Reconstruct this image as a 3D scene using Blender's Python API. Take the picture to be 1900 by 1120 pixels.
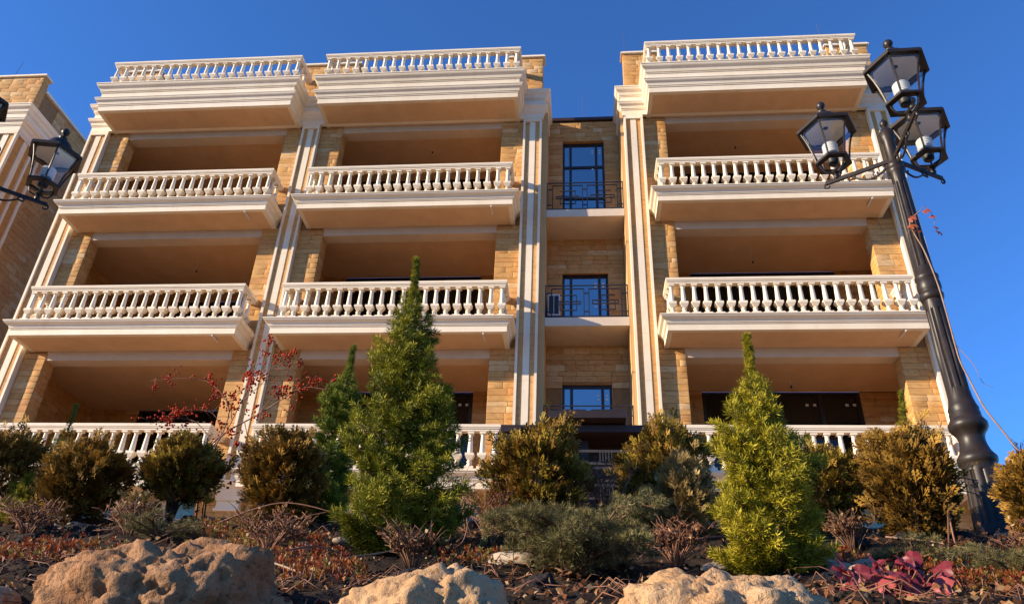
import bpy, math, random
import numpy as np
from mathutils import Vector, Matrix, noise

rng = random.Random(7)
nrng = np.random.default_rng(7)
for o in list(bpy.data.objects):
    bpy.data.objects.remove(o)
scene = bpy.context.scene
COL = scene.collection
R = math.radians

# ------------------------------------------------------------------ camera
CP = Vector((0.5718, -14.7830, -0.1264))
YAW, PITCH, ROLL, FPX = -0.10124, 0.53397, 0.04086, 1440.67
fwd = Vector((math.sin(YAW) * math.cos(PITCH), math.cos(YAW) * math.cos(PITCH), math.sin(PITCH)))
rgt = Vector((math.cos(YAW), -math.sin(YAW), 0))
upv = rgt.cross(fwd)
cr = rgt * math.cos(ROLL) + upv * math.sin(ROLL)
cu = -rgt * math.sin(ROLL) + upv * math.cos(ROLL)
cam = bpy.data.cameras.new('camera')
cam.sensor_width = 36
cam.lens = 36 * FPX / 1900
cam.clip_start = 0.05
cam.clip_end = 2000
camo = bpy.data.objects.new('camera', cam)
COL.objects.link(camo)
camo.matrix_world = Matrix(((cr.x, cu.x, -fwd.x, CP.x), (cr.y, cu.y, -fwd.y, CP.y), (cr.z, cu.z, -fwd.z, CP.z), (0, 0, 0, 1)))
scene.camera = camo

# ------------------------------------------------------------------ light
SUN_DIR = Vector((2.75, 1.0, -0.97)).normalized()          # the way the light travels
SUN_EL = math.asin(-SUN_DIR.z)
SUN_AZ = math.atan2(-SUN_DIR.x, -SUN_DIR.y)                # clockwise from +Y
world = bpy.data.worlds.new('World')
scene.world = world
world.use_nodes = True
wn = world.node_tree
wn.nodes.clear()
sky = wn.nodes.new('ShaderNodeTexSky')
sky.sky_type = 'NISHITA'
sky.sun_disc = False
sky.sun_elevation = SUN_EL
sky.sun_rotation = SUN_AZ
sky.altitude = 300
sky.air_density = 0.9
sky.dust_density = 0.0
sky.ozone_density = 10.0
bg = wn.nodes.new('ShaderNodeBackground')
bg.inputs['Strength'].default_value = 0.143
wo = wn.nodes.new('ShaderNodeOutputWorld')
wn.links.new(sky.outputs[0], bg.inputs[0])
wn.links.new(bg.outputs[0], wo.inputs[0])
sl = bpy.data.lights.new('sun', 'SUN')
sl.energy = 5.0
sl.angle = R(0.5)
sl.color = (1.0, 0.83, 0.60)
slo = bpy.data.objects.new('sun', sl)
COL.objects.link(slo)
slo.rotation_euler = SUN_DIR.to_track_quat('-Z', 'Y').to_euler()
slo.location = (-40, -20, 30)
vs = scene.view_settings
vs.view_transform = 'Standard'
vs.look = 'None'
vs.exposure = 1.0
vs.gamma = 1.0
vs.use_curve_mapping = False
scene.cycles.max_bounces = 8
scene.cycles.transparent_max_bounces = 16

# ------------------------------------------------------------------ materials
def N(nt, t, **kw):
    n = nt.nodes.new(t)
    for k, v in kw.items():
        setattr(n, k, v)
    return n

def base_mat(name, rough=0.7, spec=0.3, metal=0.0):
    m = bpy.data.materials.new(name)
    m.use_nodes = True
    nt = m.node_tree
    b = nt.nodes['Principled BSDF']
    b.inputs['Roughness'].default_value = rough
    b.inputs['Specular IOR Level'].default_value = spec
    b.inputs['Metallic'].default_value = metal
    return m, nt, b

def ramp(nt, stops, mode='LINEAR'):
    r = N(nt, 'ShaderNodeValToRGB')
    r.color_ramp.interpolation = mode
    e = r.color_ramp.elements
    e[0].position, e[0].color = stops[0][0], (*stops[0][1], 1)
    e[1].position, e[1].color = stops[-1][0], (*stops[-1][1], 1)
    for p, c in stops[1:-1]:
        k = e.new(p)
        k.color = (*c, 1)
    return r

def coords(nt, kind='pos', scale=(1, 1, 1)):
    mp = N(nt, 'ShaderNodeMapping')
    mp.inputs['Scale'].default_value = scale
    if kind == 'pos':
        g = N(nt, 'ShaderNodeNewGeometry')
        nt.links.new(g.outputs['Position'], mp.inputs[0])
    else:
        g = N(nt, 'ShaderNodeTexCoord')
        nt.links.new(g.outputs['Object'], mp.inputs[0])
    return mp.outputs[0]

def noise_node(nt, vec, scale, detail=6, rough=0.6, dist=0.0):
    n = N(nt, 'ShaderNodeTexNoise')
    n.inputs['Scale'].default_value = scale
    n.inputs['Detail'].default_value = detail
    n.inputs['Roughness'].default_value = rough
    n.inputs['Distortion'].default_value = dist
    nt.links.new(vec, n.inputs['Vector'])
    return n.outputs['Fac']

def mixc(nt, fac, a, b, mode='MIX'):
    m = N(nt, 'ShaderNodeMix', data_type='RGBA', blend_type=mode)
    for s, v in ((m.inputs[0], fac), (m.inputs[6], a), (m.inputs[7], b)):
        if isinstance(v, (int, float)):
            s.default_value = v
        elif isinstance(v, tuple):
            s.default_value = (*v, 1)
        else:
            nt.links.new(v, s)
    return m.outputs[2]

def bump(nt, b, height, strength=0.3, dist=0.01):
    bp = N(nt, 'ShaderNodeBump')
    bp.inputs['Strength'].default_value = strength
    bp.inputs['Distance'].default_value = dist
    nt.links.new(height, bp.inputs['Height'])
    nt.links.new(bp.outputs[0], b.inputs['Normal'])

def simple(name, c1, c2, scale=6, rough=0.7, spec=0.3, metal=0.0, bstr=0.2, bdist=0.004, bscale=60, stretch=(1, 1, 1), kind='pos'):
    m, nt, b = base_mat(name, rough, spec, metal)
    v = coords(nt, kind, stretch)
    f = noise_node(nt, v, scale)
    r = ramp(nt, [(0.3, c1), (0.7, c2)])
    nt.links.new(f, r.inputs[0])
    nt.links.new(r.outputs[0], b.inputs['Base Color'])
    if bstr:
        bump(nt, b, noise_node(nt, v, bscale, 4), bstr, bdist)
    return m

def stone_mat(name, mul=1.0):
    m, nt, b = base_mat(name, 0.75, 0.25)
    oi = N(nt, 'ShaderNodeObjectInfo')
    at = N(nt, 'ShaderNodeAttribute', attribute_name='tint')
    ad = N(nt, 'ShaderNodeMath', operation='ADD')
    nt.links.new(oi.outputs['Random'], ad.inputs[0])
    nt.links.new(at.outputs['Fac'], ad.inputs[1])
    fr = N(nt, 'ShaderNodeMath', operation='FRACT')
    nt.links.new(ad.outputs[0], fr.inputs[0])
    k = lambda *c: tuple(x * mul for x in c)
    r = ramp(nt, [(0.0, k(.53, .285, .095)), (0.18, k(.48, .245, .075)), (0.4, k(.55, .305, .108)), (0.62, k(.51, .28, .098)),
                  (0.78, k(.49, .225, .070)), (0.9, k(.57, .335, .135)), (1.0, k(.60, .40, .20))])
    nt.links.new(fr.outputs[0], r.inputs[0])
    v = coords(nt, 'pos', (1, 1, 2.6))
    n1 = noise_node(nt, v, 7, 8, 0.65, 0.6)
    r1 = ramp(nt, [(0.3, (.62, .56, .50)), (0.5, (1, 1, 1)), (0.72, (1.18, 1.2, 1.22))])
    nt.links.new(n1, r1.inputs[0])
    c = mixc(nt, 0.75, r.outputs[0], r1.outputs[0], 'MULTIPLY')
    v2 = coords(nt, 'pos', (1, 1, 1.8))
    n2 = noise_node(nt, v2, 55, 3, 0.7)
    r2 = ramp(nt, [(0.30, (.35, .26, .18)), (0.40, (1, 1, 1))])
    nt.links.new(n2, r2.inputs[0])
    c = mixc(nt, 0.55, c, r2.outputs[0], 'MULTIPLY')
    nt.links.new(c, b.inputs['Base Color'])
    bump(nt, b, n2, 0.5, 0.006)
    return m

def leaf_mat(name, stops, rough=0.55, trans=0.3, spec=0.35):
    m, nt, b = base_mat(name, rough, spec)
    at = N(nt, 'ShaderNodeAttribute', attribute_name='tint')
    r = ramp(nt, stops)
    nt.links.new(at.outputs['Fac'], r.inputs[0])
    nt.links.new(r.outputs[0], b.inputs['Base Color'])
    tr = N(nt, 'ShaderNodeBsdfTranslucent')
    nt.links.new(r.outputs[0], tr.inputs[0])
    mx = N(nt, 'ShaderNodeMixShader')
    mx.inputs[0].default_value = trans
    nt.links.new(b.outputs[0], mx.inputs[1])
    nt.links.new(tr.outputs[0], mx.inputs[2])
    nt.links.new(mx.outputs[0], nt.nodes['Material Output'].inputs[0])
    return m

def glass_mat(name, tint=(0.02, 0.05, 0.09), spec=1.0, ior=2.5):
    m, nt, b = base_mat(name, 0.03, spec)
    b.inputs['Base Color'].default_value = (*tint, 1)
    b.inputs['IOR'].default_value = ior
    v = coords(nt, 'pos', (1, 1, 1))
    bump(nt, b, noise_node(nt, v, 1.3, 1), 0.05, 0.05)
    return m

def clear_glass(name):
    m = bpy.data.materials.new(name)
    m.use_nodes = True
    nt = m.node_tree
    nt.nodes.remove(nt.nodes['Principled BSDF'])
    g = N(nt, 'ShaderNodeBsdfGlossy')
    g.inputs['Roughness'].default_value = 0.04
    t = N(nt, 'ShaderNodeBsdfTransparent')
    t.inputs[0].default_value = (.97, .98, .975, 1)
    lw = N(nt, 'ShaderNodeLayerWeight')
    lw.inputs['Blend'].default_value = 0.5
    pw = N(nt, 'ShaderNodeMath', operation='POWER')
    nt.links.new(lw.outputs['Facing'], pw.inputs[0])
    pw.inputs[1].default_value = 3.5
    fr = N(nt, 'ShaderNodeMath', operation='MULTIPLY_ADD')
    nt.links.new(pw.outputs[0], fr.inputs[0])
    fr.inputs[1].default_value = 0.75
    fr.inputs[2].default_value = 0.06
    mx = N(nt, 'ShaderNodeMixShader')
    nt.links.new(fr.outputs[0], mx.inputs[0])
    nt.links.new(t.outputs[0], mx.inputs[1])
    nt.links.new(g.outputs[0], mx.inputs[2])
    nt.links.new(mx.outputs[0], nt.nodes['Material Output'].inputs[0])
    return m

M = {}
M['stone'] = stone_mat('travertine')
M['mortar'] = simple('mortar', (.24, .12, .042), (.31, .16, .055), 9)
def trim_mat():
    m, nt, b = base_mat('painted_trim', 0.6, 0.3)
    v = coords(nt)
    f = noise_node(nt, v, 1.6, 6)
    r = ramp(nt, [(0.3, (.74, .62, .46)), (0.55, (.80, .69, .53)), (0.75, (.82, .72, .57))])
    nt.links.new(f, r.inputs[0])
    vst = coords(nt, 'pos', (5, 5, 0.9))
    f2 = noise_node(nt, vst, 1.0, 5, 0.7)
    r2 = ramp(nt, [(0.34, (.84, .78, .70)), (0.5, (1, 1, 1))])
    nt.links.new(f2, r2.inputs[0])
    c = mixc(nt, 0.25, r.outputs[0], r2.outputs[0], 'MULTIPLY')
    oi = N(nt, 'ShaderNodeObjectInfo')
    r3 = ramp(nt, [(0.0, (.90, .885, .86)), (1.0, (1.03, 1.03, 1.03))])
    nt.links.new(oi.outputs['Random'], r3.inputs[0])
    c = mixc(nt, 0.8, c, r3.outputs[0], 'MULTIPLY')
    v4 = coords(nt, 'pos', (1, 1, 1))
    f4 = noise_node(nt, v4, 28, 4, 0.75)
    r4 = ramp(nt, [(0.24, (.70, .60, .48)), (0.34, (1, 1, 1))])
    nt.links.new(f4, r4.inputs[0])
    c = mixc(nt, 0.5, c, r4.outputs[0], 'MULTIPLY')
    nt.links.new(c, b.inputs['Base Color'])
    bump(nt, b, noise_node(nt, v, 45, 4), 0.2, 0.004)
    return m
M['trim'] = trim_mat()
M['stucco'] = simple('stucco', (.58, .38, .22), (.68, .46, .275), 2.2, 0.85, 0.15, 0, 0.35, 0.004, 70)
M['plaster'] = simple('tan_plaster', (.46, .27, .115), (.52, .32, .145), 1.2, 0.85, 0.15, 0, 0.3, 0.004, 90)
M['concrete'] = simple('pale_render', (.55, .43, .32), (.62, .50, .38), 3, 0.85, 0.15, 0, 0.2, 0.003, 70)
M['dark_frame'] = simple('dark_frame', (.018, .012, .010), (.03, .02, .015), 5, 0.4, 0.4, 0, 0)
M['cap'] = simple('brown_metal_cap', (.035, .018, .013), (.05, .025, .018), 5, 0.4, 0.4, 0, 0)
M['glass'] = glass_mat('blue_glass', (.008, .035, .07))
M['glass_dark'] = glass_mat('dark_glass', (.008, .012, .010), .5, 1.5)
M['glass_pale'] = glass_mat('pale_blue_glass', (.10, .25, .30), 0.4, 1.45)
M['iron'] = simple('black_iron', (.012, .010, .010), (.022, .018, .016), 30, 0.42, 0.5, 0.0, 0.15, 0.001, 200, kind='obj')
M['lamp_iron'] = simple('cast_iron_paint', (.012, .009, .008), (.028, .019, .014), 14, 0.42, 0.32, 0.0, 0.2, 0.001, 120, kind='obj')
M['rail_iron'] = M['iron']
M['wood_dark'] = simple('dark_canopy', (.016, .008, .006), (.028, .015, .010), 8, 0.5, 0.4, 0, 0.1, 0.002, 40)
M['louvre'] = simple('grey_louvre', (.030, .024, .022), (.05, .042, .038), 8, 0.5, 0.4, 0, 0.1)
M['clear'] = clear_glass('lantern_glass')
M['bulb'] = simple('white_bulb', (.75, .74, .72), (.82, .81, .79), 3, 0.35, 0.5, 0, 0)
M['white_plastic'] = simple('white_plastic', (.62, .60, .57), (.70, .68, .65), 3, 0.5, 0.4, 0, 0)
M['dark_plastic'] = simple('dark_plastic', (.02, .02, .02), (.03, .03, .03), 3, 0.5, 0.4, 0, 0)
M['sticker'] = simple('paper_sticker', (.55, .58, .58), (.65, .68, .66), 3, 0.6, 0.3, 0, 0)
M['pavement'] = simple('pale_paving', (.46, .30, .18), (.55, .37, .23), 2, 0.85, 0.2)
M['asphalt'] = simple('asphalt', (.045, .043, .042), (.06, .057, .055), 4, 0.9, 0.2)
def soil_mat():
    m, nt, b = base_mat('dark_soil', 0.95, 0.12)
    v = coords(nt)
    f = noise_node(nt, v, 9, 8, 0.7)
    r = ramp(nt, [(0.3, (.012, .008, .006)), (0.55, (.042, .028, .018)), (0.75, (.12, .078, .046))])
    nt.links.new(f, r.inputs[0])
    nt.links.new(r.outputs[0], b.inputs['Base Color'])
    bump(nt, b, noise_node(nt, v, 70, 6, 0.7), 0.9, 0.02)
    return m
M['soil'] = soil_mat()
def rock_mat(name, stops, pit=(.05, .025, .015), sc=5.0, bs=0.7):
    m, nt, b = base_mat(name, 0.85, 0.2)
    v = coords(nt, 'obj')
    f = noise_node(nt, v, sc, 9, 0.68, 0.4)
    r = ramp(nt, stops)
    nt.links.new(f, r.inputs[0])
    vo = N(nt, 'ShaderNodeTexVoronoi')
    vo.inputs['Scale'].default_value = sc * 9
    nt.links.new(v, vo.inputs['Vector'])
    n2 = noise_node(nt, v, sc * 14, 5, 0.7)
    r2 = ramp(nt, [(0.33, pit), (0.46, (1, 1, 1))])
    nt.links.new(n2, r2.inputs[0])
    c = mixc(nt, 0.6, r.outputs[0], r2.outputs[0], 'MULTIPLY')
    nt.links.new(c, b.inputs['Base Color'])
    ad = N(nt, 'ShaderNodeMath', operation='MULTIPLY_ADD')
    nt.links.new(vo.outputs['Distance'], ad.inputs[0])
    ad.inputs[1].default_value = 0.5
    nt.links.new(n2, ad.inputs[2])
    bump(nt, b, ad.outputs[0], bs, 0.022)
    return m
M['boulder_brown'] = rock_mat('brown_limestone', [(0.25, (.16, .070, .030)), (0.45, (.28, .135, .060)), (0.6, (.37, .20, .10)), (0.8, (.50, .33, .20))])
M['boulder_pale'] = rock_mat('pale_limestone', [(0.25, (.32, .17, .065)), (0.45, (.43, .26, .13)), (0.6, (.50, .33, .18)), (0.8, (.57, .41, .26))], (.25, .14, .08), 4.0, 0.5)
M['boulder_cream'] = rock_mat('cream_limestone', [(0.25, (.34, .14, .05)), (0.42, (.47, .27, .125)), (0.6, (.55, .355, .195)), (0.8, (.60, .44, .28))], (.30, .12, .06), 6.0, 0.7)
M['pebble'] = rock_mat('river_pebble', [(0.3, (.22, .17, .12)), (0.5, (.33, .26, .19)), (0.7, (.40, .33, .25))], (.6, .55, .5), 6.0, 0.15)
M['lava'] = rock_mat('dark_lava_rock', [(0.3, (.020, .016, .018)), (0.55, (.045, .036, .036)), (0.75, (.085, .068, .062))], (.2, .18, .18), 9.0, 0.9)
M['spruce_green'] = leaf_mat('spruce_needles', rough=.6, trans=.12, spec=.2, stops=[(0, (.024, .032, .003)), (0.35, (.095, .105, .007)), (0.7, (.26, .245, .014)), (1, (.52, .44, .04))])  # the needles' own colour, dark green to yellow green along the tint
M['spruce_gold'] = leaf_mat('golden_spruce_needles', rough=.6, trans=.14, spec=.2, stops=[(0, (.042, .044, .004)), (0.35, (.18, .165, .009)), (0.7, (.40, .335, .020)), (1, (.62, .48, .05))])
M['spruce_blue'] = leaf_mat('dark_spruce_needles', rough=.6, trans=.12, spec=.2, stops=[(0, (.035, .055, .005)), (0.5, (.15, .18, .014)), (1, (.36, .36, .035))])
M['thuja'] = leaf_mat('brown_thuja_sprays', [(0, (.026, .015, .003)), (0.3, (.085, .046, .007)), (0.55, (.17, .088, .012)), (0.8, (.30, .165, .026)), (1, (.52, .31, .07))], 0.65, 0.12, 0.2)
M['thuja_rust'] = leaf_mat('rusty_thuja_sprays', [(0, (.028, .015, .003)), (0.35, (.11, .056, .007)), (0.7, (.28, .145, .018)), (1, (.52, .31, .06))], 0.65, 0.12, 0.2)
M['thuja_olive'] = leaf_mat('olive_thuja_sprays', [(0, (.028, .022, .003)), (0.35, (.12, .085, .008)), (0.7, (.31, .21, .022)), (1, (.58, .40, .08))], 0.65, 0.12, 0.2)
M['dusty'] = leaf_mat('dusty_juniper_sprays', [(0, (.06, .042, .010)), (0.5, (.24, .155, .042)), (1, (.48, .33, .13))], 0.7, 0.2)
M['juniper'] = leaf_mat('blue_juniper_needles', [(0, (.035, .032, .010)), (0.5, (.115, .100, .030)), (0.85, (.22, .185, .068)), (1, (.34, .26, .11))], 0.6, 0.2)
M['sedum'] = leaf_mat('sedum_leaves', [(0, (.15, .030, .012)), (0.35, (.30, .075, .022)), (0.6, (.30, .15, .035)), (0.8, (.20, .17, .035)), (1, (.36, .26, .08))], 0.45, 0.3)
M['heuchera'] = leaf_mat('purple_red_leaf', [(0, (.09, .012, .018)), (0.5, (.25, .032, .042)), (1, (.42, .09, .08))], 0.45, 0.3)
M['red_leaf'] = leaf_mat('dry_red_leaf', [(0, (.20, .035, .015)), (0.6, (.33, .065, .025)), (1, (.40, .13, .05))], 0.5, 0.35)
M['berry'] = leaf_mat('red_berry', [(0, (.25, .014, .006)), (0.6, (.46, .035, .010)), (1, (.58, .08, .02))], 0.6, 0.05, 0.12)
M['litter'] = leaf_mat('dry_litter', [(0, (.045, .018, .009)), (0.3, (.14, .045, .018)), (0.55, (.22, .085, .030)), (0.8, (.30, .16, .06)), (1, (.42, .29, .15))], 0.7, 0.2)
M['twig'] = simple('brown_twig', (.10, .045, .025), (.19, .095, .05), 20, 0.7, 0.3, 0, 0.3, 0.002, 90)
M['red_twig'] = simple('reddish_twig', (.15, .055, .03), (.27, .13, .075), 20, 0.6, 0.3, 0, 0.3, 0.002, 90)
M['dead'] = simple('dry_vine_stem', (.20, .12, .075), (.32, .21, .14), 20, 0.7, 0.3, 0, 0.3, 0.002, 90)
M['bark'] = simple('bark', (.045, .028, .018), (.09, .06, .04), 18, 0.85, 0.2, 0, 0.6, 0.006, 60)

# ------------------------------------------------------------------ mesh helpers
class MB:
    def __init__(s):
        s.v, s.f, s.mi = [], [], []
    def add(s, vs_, fs, mi=0):
        o = len(s.v)
        s.v += [tuple(p) for p in vs_]
        s.f += [tuple(i + o for i in f) for f in fs]
        s.mi += [mi] * len(fs)
    def box(s, x0, x1, y0, y1, z0, z1, mi=0):
        s.add([(x0, y0, z0), (x1, y0, z0), (x1, y1, z0), (x0, y1, z0), (x0, y0, z1), (x1, y0, z1), (x1, y1, z1), (x0, y1, z1)],
              [(0, 3, 2, 1), (4, 5, 6, 7), (0, 1, 5, 4), (1, 2, 6, 5), (2, 3, 7, 6), (3, 0, 4, 7)], mi)
    def obox(s, c, u, v, w, a, b, d, mi=0):          # oriented box: centre, axes, half sizes
        c, u, v, w = Vector(c), Vector(u).normalized() * a, Vector(v).normalized() * b, Vector(w).normalized() * d
        P = [c + u * i + v * j + w * k for k in (-1, 1) for j in (-1, 1) for i in (-1, 1)]
        s.add(P, [(0, 2, 3, 1), (4, 5, 7, 6), (0, 1, 5, 4), (1, 3, 7, 5), (3, 2, 6, 7), (2, 0, 4, 6)], mi)
    def bar(s, p, q, t, up=(0, 0, 1), t2=None, mi=0):
        p, q = Vector(p), Vector(q)
        d = (q - p)
        u = d.cross(Vector(up))
        if u.length < 1e-6:
            u = d.cross(Vector((1, 0, 0)))
        w = u.cross(d)
        s.obox((p + q) / 2, d, u, w, d.length / 2, t / 2, (t2 or t) / 2, mi)
    def lathe(s, c, prof, seg=16, mod=None, cap=True, mi=0):
        vs_, fs = [], []
        n = len(prof)
        for i, (r, z) in enumerate(prof):
            for k in range(seg):
                a = 2 * math.pi * k / seg
                rr = r * (mod(i, z, k) if mod else 1)
                vs_.append((c[0] + rr * math.cos(a), c[1] + rr * math.sin(a), c[2] + z))
        for i in range(n - 1):
            for k in range(seg):
                a, b = i * seg + k, i * seg + (k + 1) % seg
                fs.append((a, b, b + seg, a + seg))
        if cap:
            fs.append(tuple(reversed(range(seg))))
            fs.append(tuple((n - 1) * seg + k for k in range(seg)))
        s.add(vs_, fs, mi)
    def tube(s, pts, r0, r1=None, seg=6, mi=0):
        pts = [Vector(p) for p in pts]
        r1 = r0 if r1 is None else r1
        n = len(pts)
        vs_, fs = [], []
        ref = Vector((0.31, 0.17, 0.93))
        for i, p in enumerate(pts):
            t = (pts[min(i + 1, n - 1)] - pts[max(i - 1, 0)])
            t.normalize()
            u = t.cross(ref)
            if u.length < 0.05:
                u = t.cross(Vector((1, 0, 0)))
            u.normalize()
            w = t.cross(u)
            r = r0 + (r1 - r0) * i / max(n - 1, 1)
            for k in range(seg):
                a = 2 * math.pi * k / seg
                vs_.append(p + u * (r * math.cos(a)) + w * (r * math.sin(a)))
        for i in range(n - 1):
            for k in range(seg):
                a, b = i * seg + k, i * seg + (k + 1) % seg
                fs.append((a, a + seg, b + seg, b))
        fs.append(tuple(range(seg)))
        fs.append(tuple(reversed([(n - 1) * seg + k for k in range(seg)])))
        s.add(vs_, fs, mi)
    def sweep(s, path, prof, mi=0):
        """closed profile [(outward, z)] along an open xy polyline with mitres; outward is to the right of travel"""
        n = len(path)
        P = [Vector(p) for p in path]
        offs = []
        for i in range(n):
            ds = []
            if i > 0:
                ds.append((P[i] - P[i - 1]).normalized())
            if i < n - 1:
                ds.append((P[i + 1] - P[i]).normalized())
            ns = [Vector((d.y, -d.x)) for d in ds]
            if len(ns) == 2:
                m = ns[0] + ns[1]
                m = m / (m.length_squared) * 2 if m.length > 1e-6 else ns[0]
                offs.append(m)
            else:
                offs.append(ns[0])
        k = len(prof)
        vs_, fs = [], []
        for i in range(n):
            for (o, z) in prof:
                q = P[i] + offs[i] * o
                vs_.append((q.x, q.y, z))
        for i in range(n - 1):
            for j in range(k):
                a, b = i * k + j, i * k + (j + 1) % k
                fs.append((a, b, b + k, a + k))
        fs.append(tuple(reversed(range(k))))
        fs.append(tuple((n - 1) * k + j for j in range(k)))
        s.add(vs_, fs, mi)
    def xform(s, mat, start=0):
        s.v[start:] = [tuple(mat @ Vector(p)) for p in s.v[start:]]

def finish(me, mats, smooth):
    for m in (mats if isinstance(mats, (list, tuple)) else [mats]):
        me.materials.append(m)
    if smooth:
        me.polygons.foreach_set('use_smooth', [True] * len(me.polygons))
    me.update()

def mesh_of(name, mb, mats, smooth=False, sharp=None):
    me = bpy.data.meshes.new(name)
    me.from_pydata(mb.v, [], mb.f)
    if any(mb.mi):
        me.polygons.foreach_set('material_index', mb.mi)
    finish(me, mats, smooth)
    if smooth and sharp:
        me.set_sharp_from_angle(angle=R(sharp))
    return me

def link(name, data, parent=None, loc=None):
    o = bpy.data.objects.new(name, data)
    COL.objects.link(o)
    if parent is not None:
        o.parent = parent
    if loc is not None:
        o.location = loc
    return o

WOFF = {}
def part(name, mb, mats, parent, smooth=False, sharp=None, world=True):
    """mesh part in world coordinates under a root Empty or under another world-coordinate part"""
    o = link(name, mesh_of(name, mb, mats, smooth, sharp), parent)
    if world and parent.name in WOFF:
        o.location = -WOFF[parent.name]
    return o

def tag(o, label=None, cat=None, group=None, kind=None):
    for k, v in (('label', label), ('category', cat), ('group', group), ('kind', kind)):
        if v:
            o[k] = v
    return o

def thing(name, loc, label, cat, group=None):
    o = bpy.data.objects.new(name, None)
    o.empty_display_size = 0.2
    COL.objects.link(o)
    o.location = loc
    WOFF[o.name] = Vector(loc)
    return tag(o, label, cat, group)

def np_mesh(name, V, F, mats, tint=None, smooth=False):
    """V (n,3), F (m,k) uniform polygons, tint per vertex"""
    me = bpy.data.meshes.new(name)
    n, (m, k) = len(V), F.shape
    me.vertices.add(n)
    me.vertices.foreach_set('co', np.asarray(V, dtype=np.float32).ravel())
    me.loops.add(m * k)
    me.loops.foreach_set('vertex_index', F.astype(np.int32).ravel())
    me.polygons.add(m)
    me.polygons.foreach_set('loop_start', np.arange(0, m * k, k, dtype=np.int32))
    me.polygons.foreach_set('loop_total', np.full(m, k, dtype=np.int32))
    me.update(calc_edges=True)
    if tint is not None:
        a = me.attributes.new('tint', 'FLOAT', 'POINT')
        a.data.foreach_set('value', np.asarray(tint, dtype=np.float32))
    finish(me, mats, smooth)
    return me

# ------------------------------------------------------------------ terrain
TD = [0.0, 1.0, 1.25, 1.6, 2.0, 2.5, 2.8, 3.3, 3.6, 4.0, 4.4, 4.8, 5.1, 5.5, 9.0]
TZ = [-1.7, -1.55, -0.05, .11, .22, .36, .45, .61, .75, .87, 1.0, 1.12, 1.18, 1.18, 1.18]
def T0(y):
    return float(np.interp(y - CP.y, TD, TZ))
def T(x, y):
    z = T0(y)
    D = y - CP.y
    if 1.2 < D < 5.6:
        f = min(1.0, (D - 1.2) * 3, (5.6 - D) * 2)
        p = Vector((x, y, 0))
        z += f * (0.035 * noise.noise(p * 2.3) + 0.022 * noise.noise(p * 7.1) + 0.012 * noise.noise(p * 17))
    return z

# ------------------------------------------------------------------ ground
mb = MB()
mb.add([(-900, -900, -1.75), (900, -900, -1.75), (900, 900, -1.75), (-900, 900, -1.75)], [(0, 1, 2, 3)])
tag(link('ground', mesh_of('ground', mb, M['asphalt'])), kind='structure')
mb = MB()
mb.box(-60, 60, -9.35, 60, -1.7, 1.176)
tag(link('pavement', mesh_of('pavement', mb, M['pavement'])), kind='structure')
xs = np.concatenate([np.linspace(-60, -5, 20)[:-1], np.linspace(-5, 4.5, 400), np.linspace(4.5, 60, 20)[1:]])
ys = CP.y + np.concatenate([np.linspace(0.9, 1.3, 8)[:-1], np.linspace(1.3, 5.5, 260)])
V = []
for y in ys:
    for x in xs:
        z = T(x, y)
        if -5 < x < 4.5 and 1.2 < y - CP.y < 5.4:
            p = Vector((x, y, 0.3))
            z += 0.010 * max(0, noise.noise(p * 42)) + 0.006 * noise.noise(p * 90)
        V.append((x, y, z))
nx, ny = len(xs), len(ys)
idx = np.arange(nx * ny).reshape(ny, nx)
F = np.stack([idx[:-1, :-1], idx[:-1, 1:], idx[1:, 1:], idx[1:, :-1]], -1).reshape(-1, 4)
tag(link('garden_bed', np_mesh('garden_bed', np.array(V), F, M['soil'], smooth=True)), kind='structure')

# ------------------------------------------------------------------ stone cladding
UNIT = MB()
_c = 0.04
UNIT.add([(-.5, 0, -.5), (.5, 0, -.5), (.5, 0, .5), (-.5, 0, .5),
          (-.5, -.93, -.5), (.5, -.93, -.5), (.5, -.93, .5), (-.5, -.93, .5),
          (-.5 + _c * .5, -1, -.5 + _c), (.5 - _c * .5, -1, -.5 + _c), (.5 - _c * .5, -1, .5 - _c), (-.5 + _c * .5, -1, .5 - _c)],
         [(0, 1, 5, 4), (1, 2, 6, 5), (2, 3, 7, 6), (3, 0, 4, 7), (4, 5, 9, 8), (5, 6, 10, 9), (6, 7, 11, 10), (7, 4, 8, 11), (8, 9, 10, 11)])
UNIT_ME = mesh_of('stone', UNIT, M['stone'])
UV_ = np.array(UNIT.v)
UF_ = np.array(UNIT.f)
STONES = []      # (building, part, centre, rot, (w, proud, h))
def clad(bld, parent, plane, side, u0, u1, z0, z1, row=0.15, proud=0.03, lo=0.26, hi=0.52, skip=(), vis=1.0):
    """plane 'y': wall facing -y at y=side ; '+x' / '-x': wall facing that way at x=side, u runs along y"""
    z = z0
    first = True
    while z < z1 - 0.03:
        h = min(row * rng.choice((1, 1, 1, 0.8, 1.15)), z1 - z)
        u = u0
        while u < u1 - 0.02:
            w = rng.uniform(lo, hi)
            if u1 - (u + w) < 0.12:
                w = u1 - u
            for a, b, c, d in skip:
                if a > -90 and c - .02 < z + h / 2 < d + .02:
                    if u < a - .001 and u + w > a - .06:
                        w = a - u
                    elif a - .001 <= u < b and u + w > b:
                        w = max(b - u, .001)
            zc, uc = z + h / 2, u + w / 2
            if not any(a < uc < b and c < zc < d for a, b, c, d in skip):
                pr = proud * rng.uniform(0.95, 1.05)
                g = 0.007
                sc = (w - g, pr, h - g)
                if plane == 'y':
                    c, rot = (uc, side, zc), 0.0
                elif plane == '+x':
                    c, rot = (side, uc, zc), R(90)
                else:
                    c, rot = (side, uc, zc), R(-90)
                d = (Vector(c) - CP).length
                STONES.append((bld, parent, c, rot, sc, vis * w * h / d / d))
            u += w
        z += h

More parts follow.
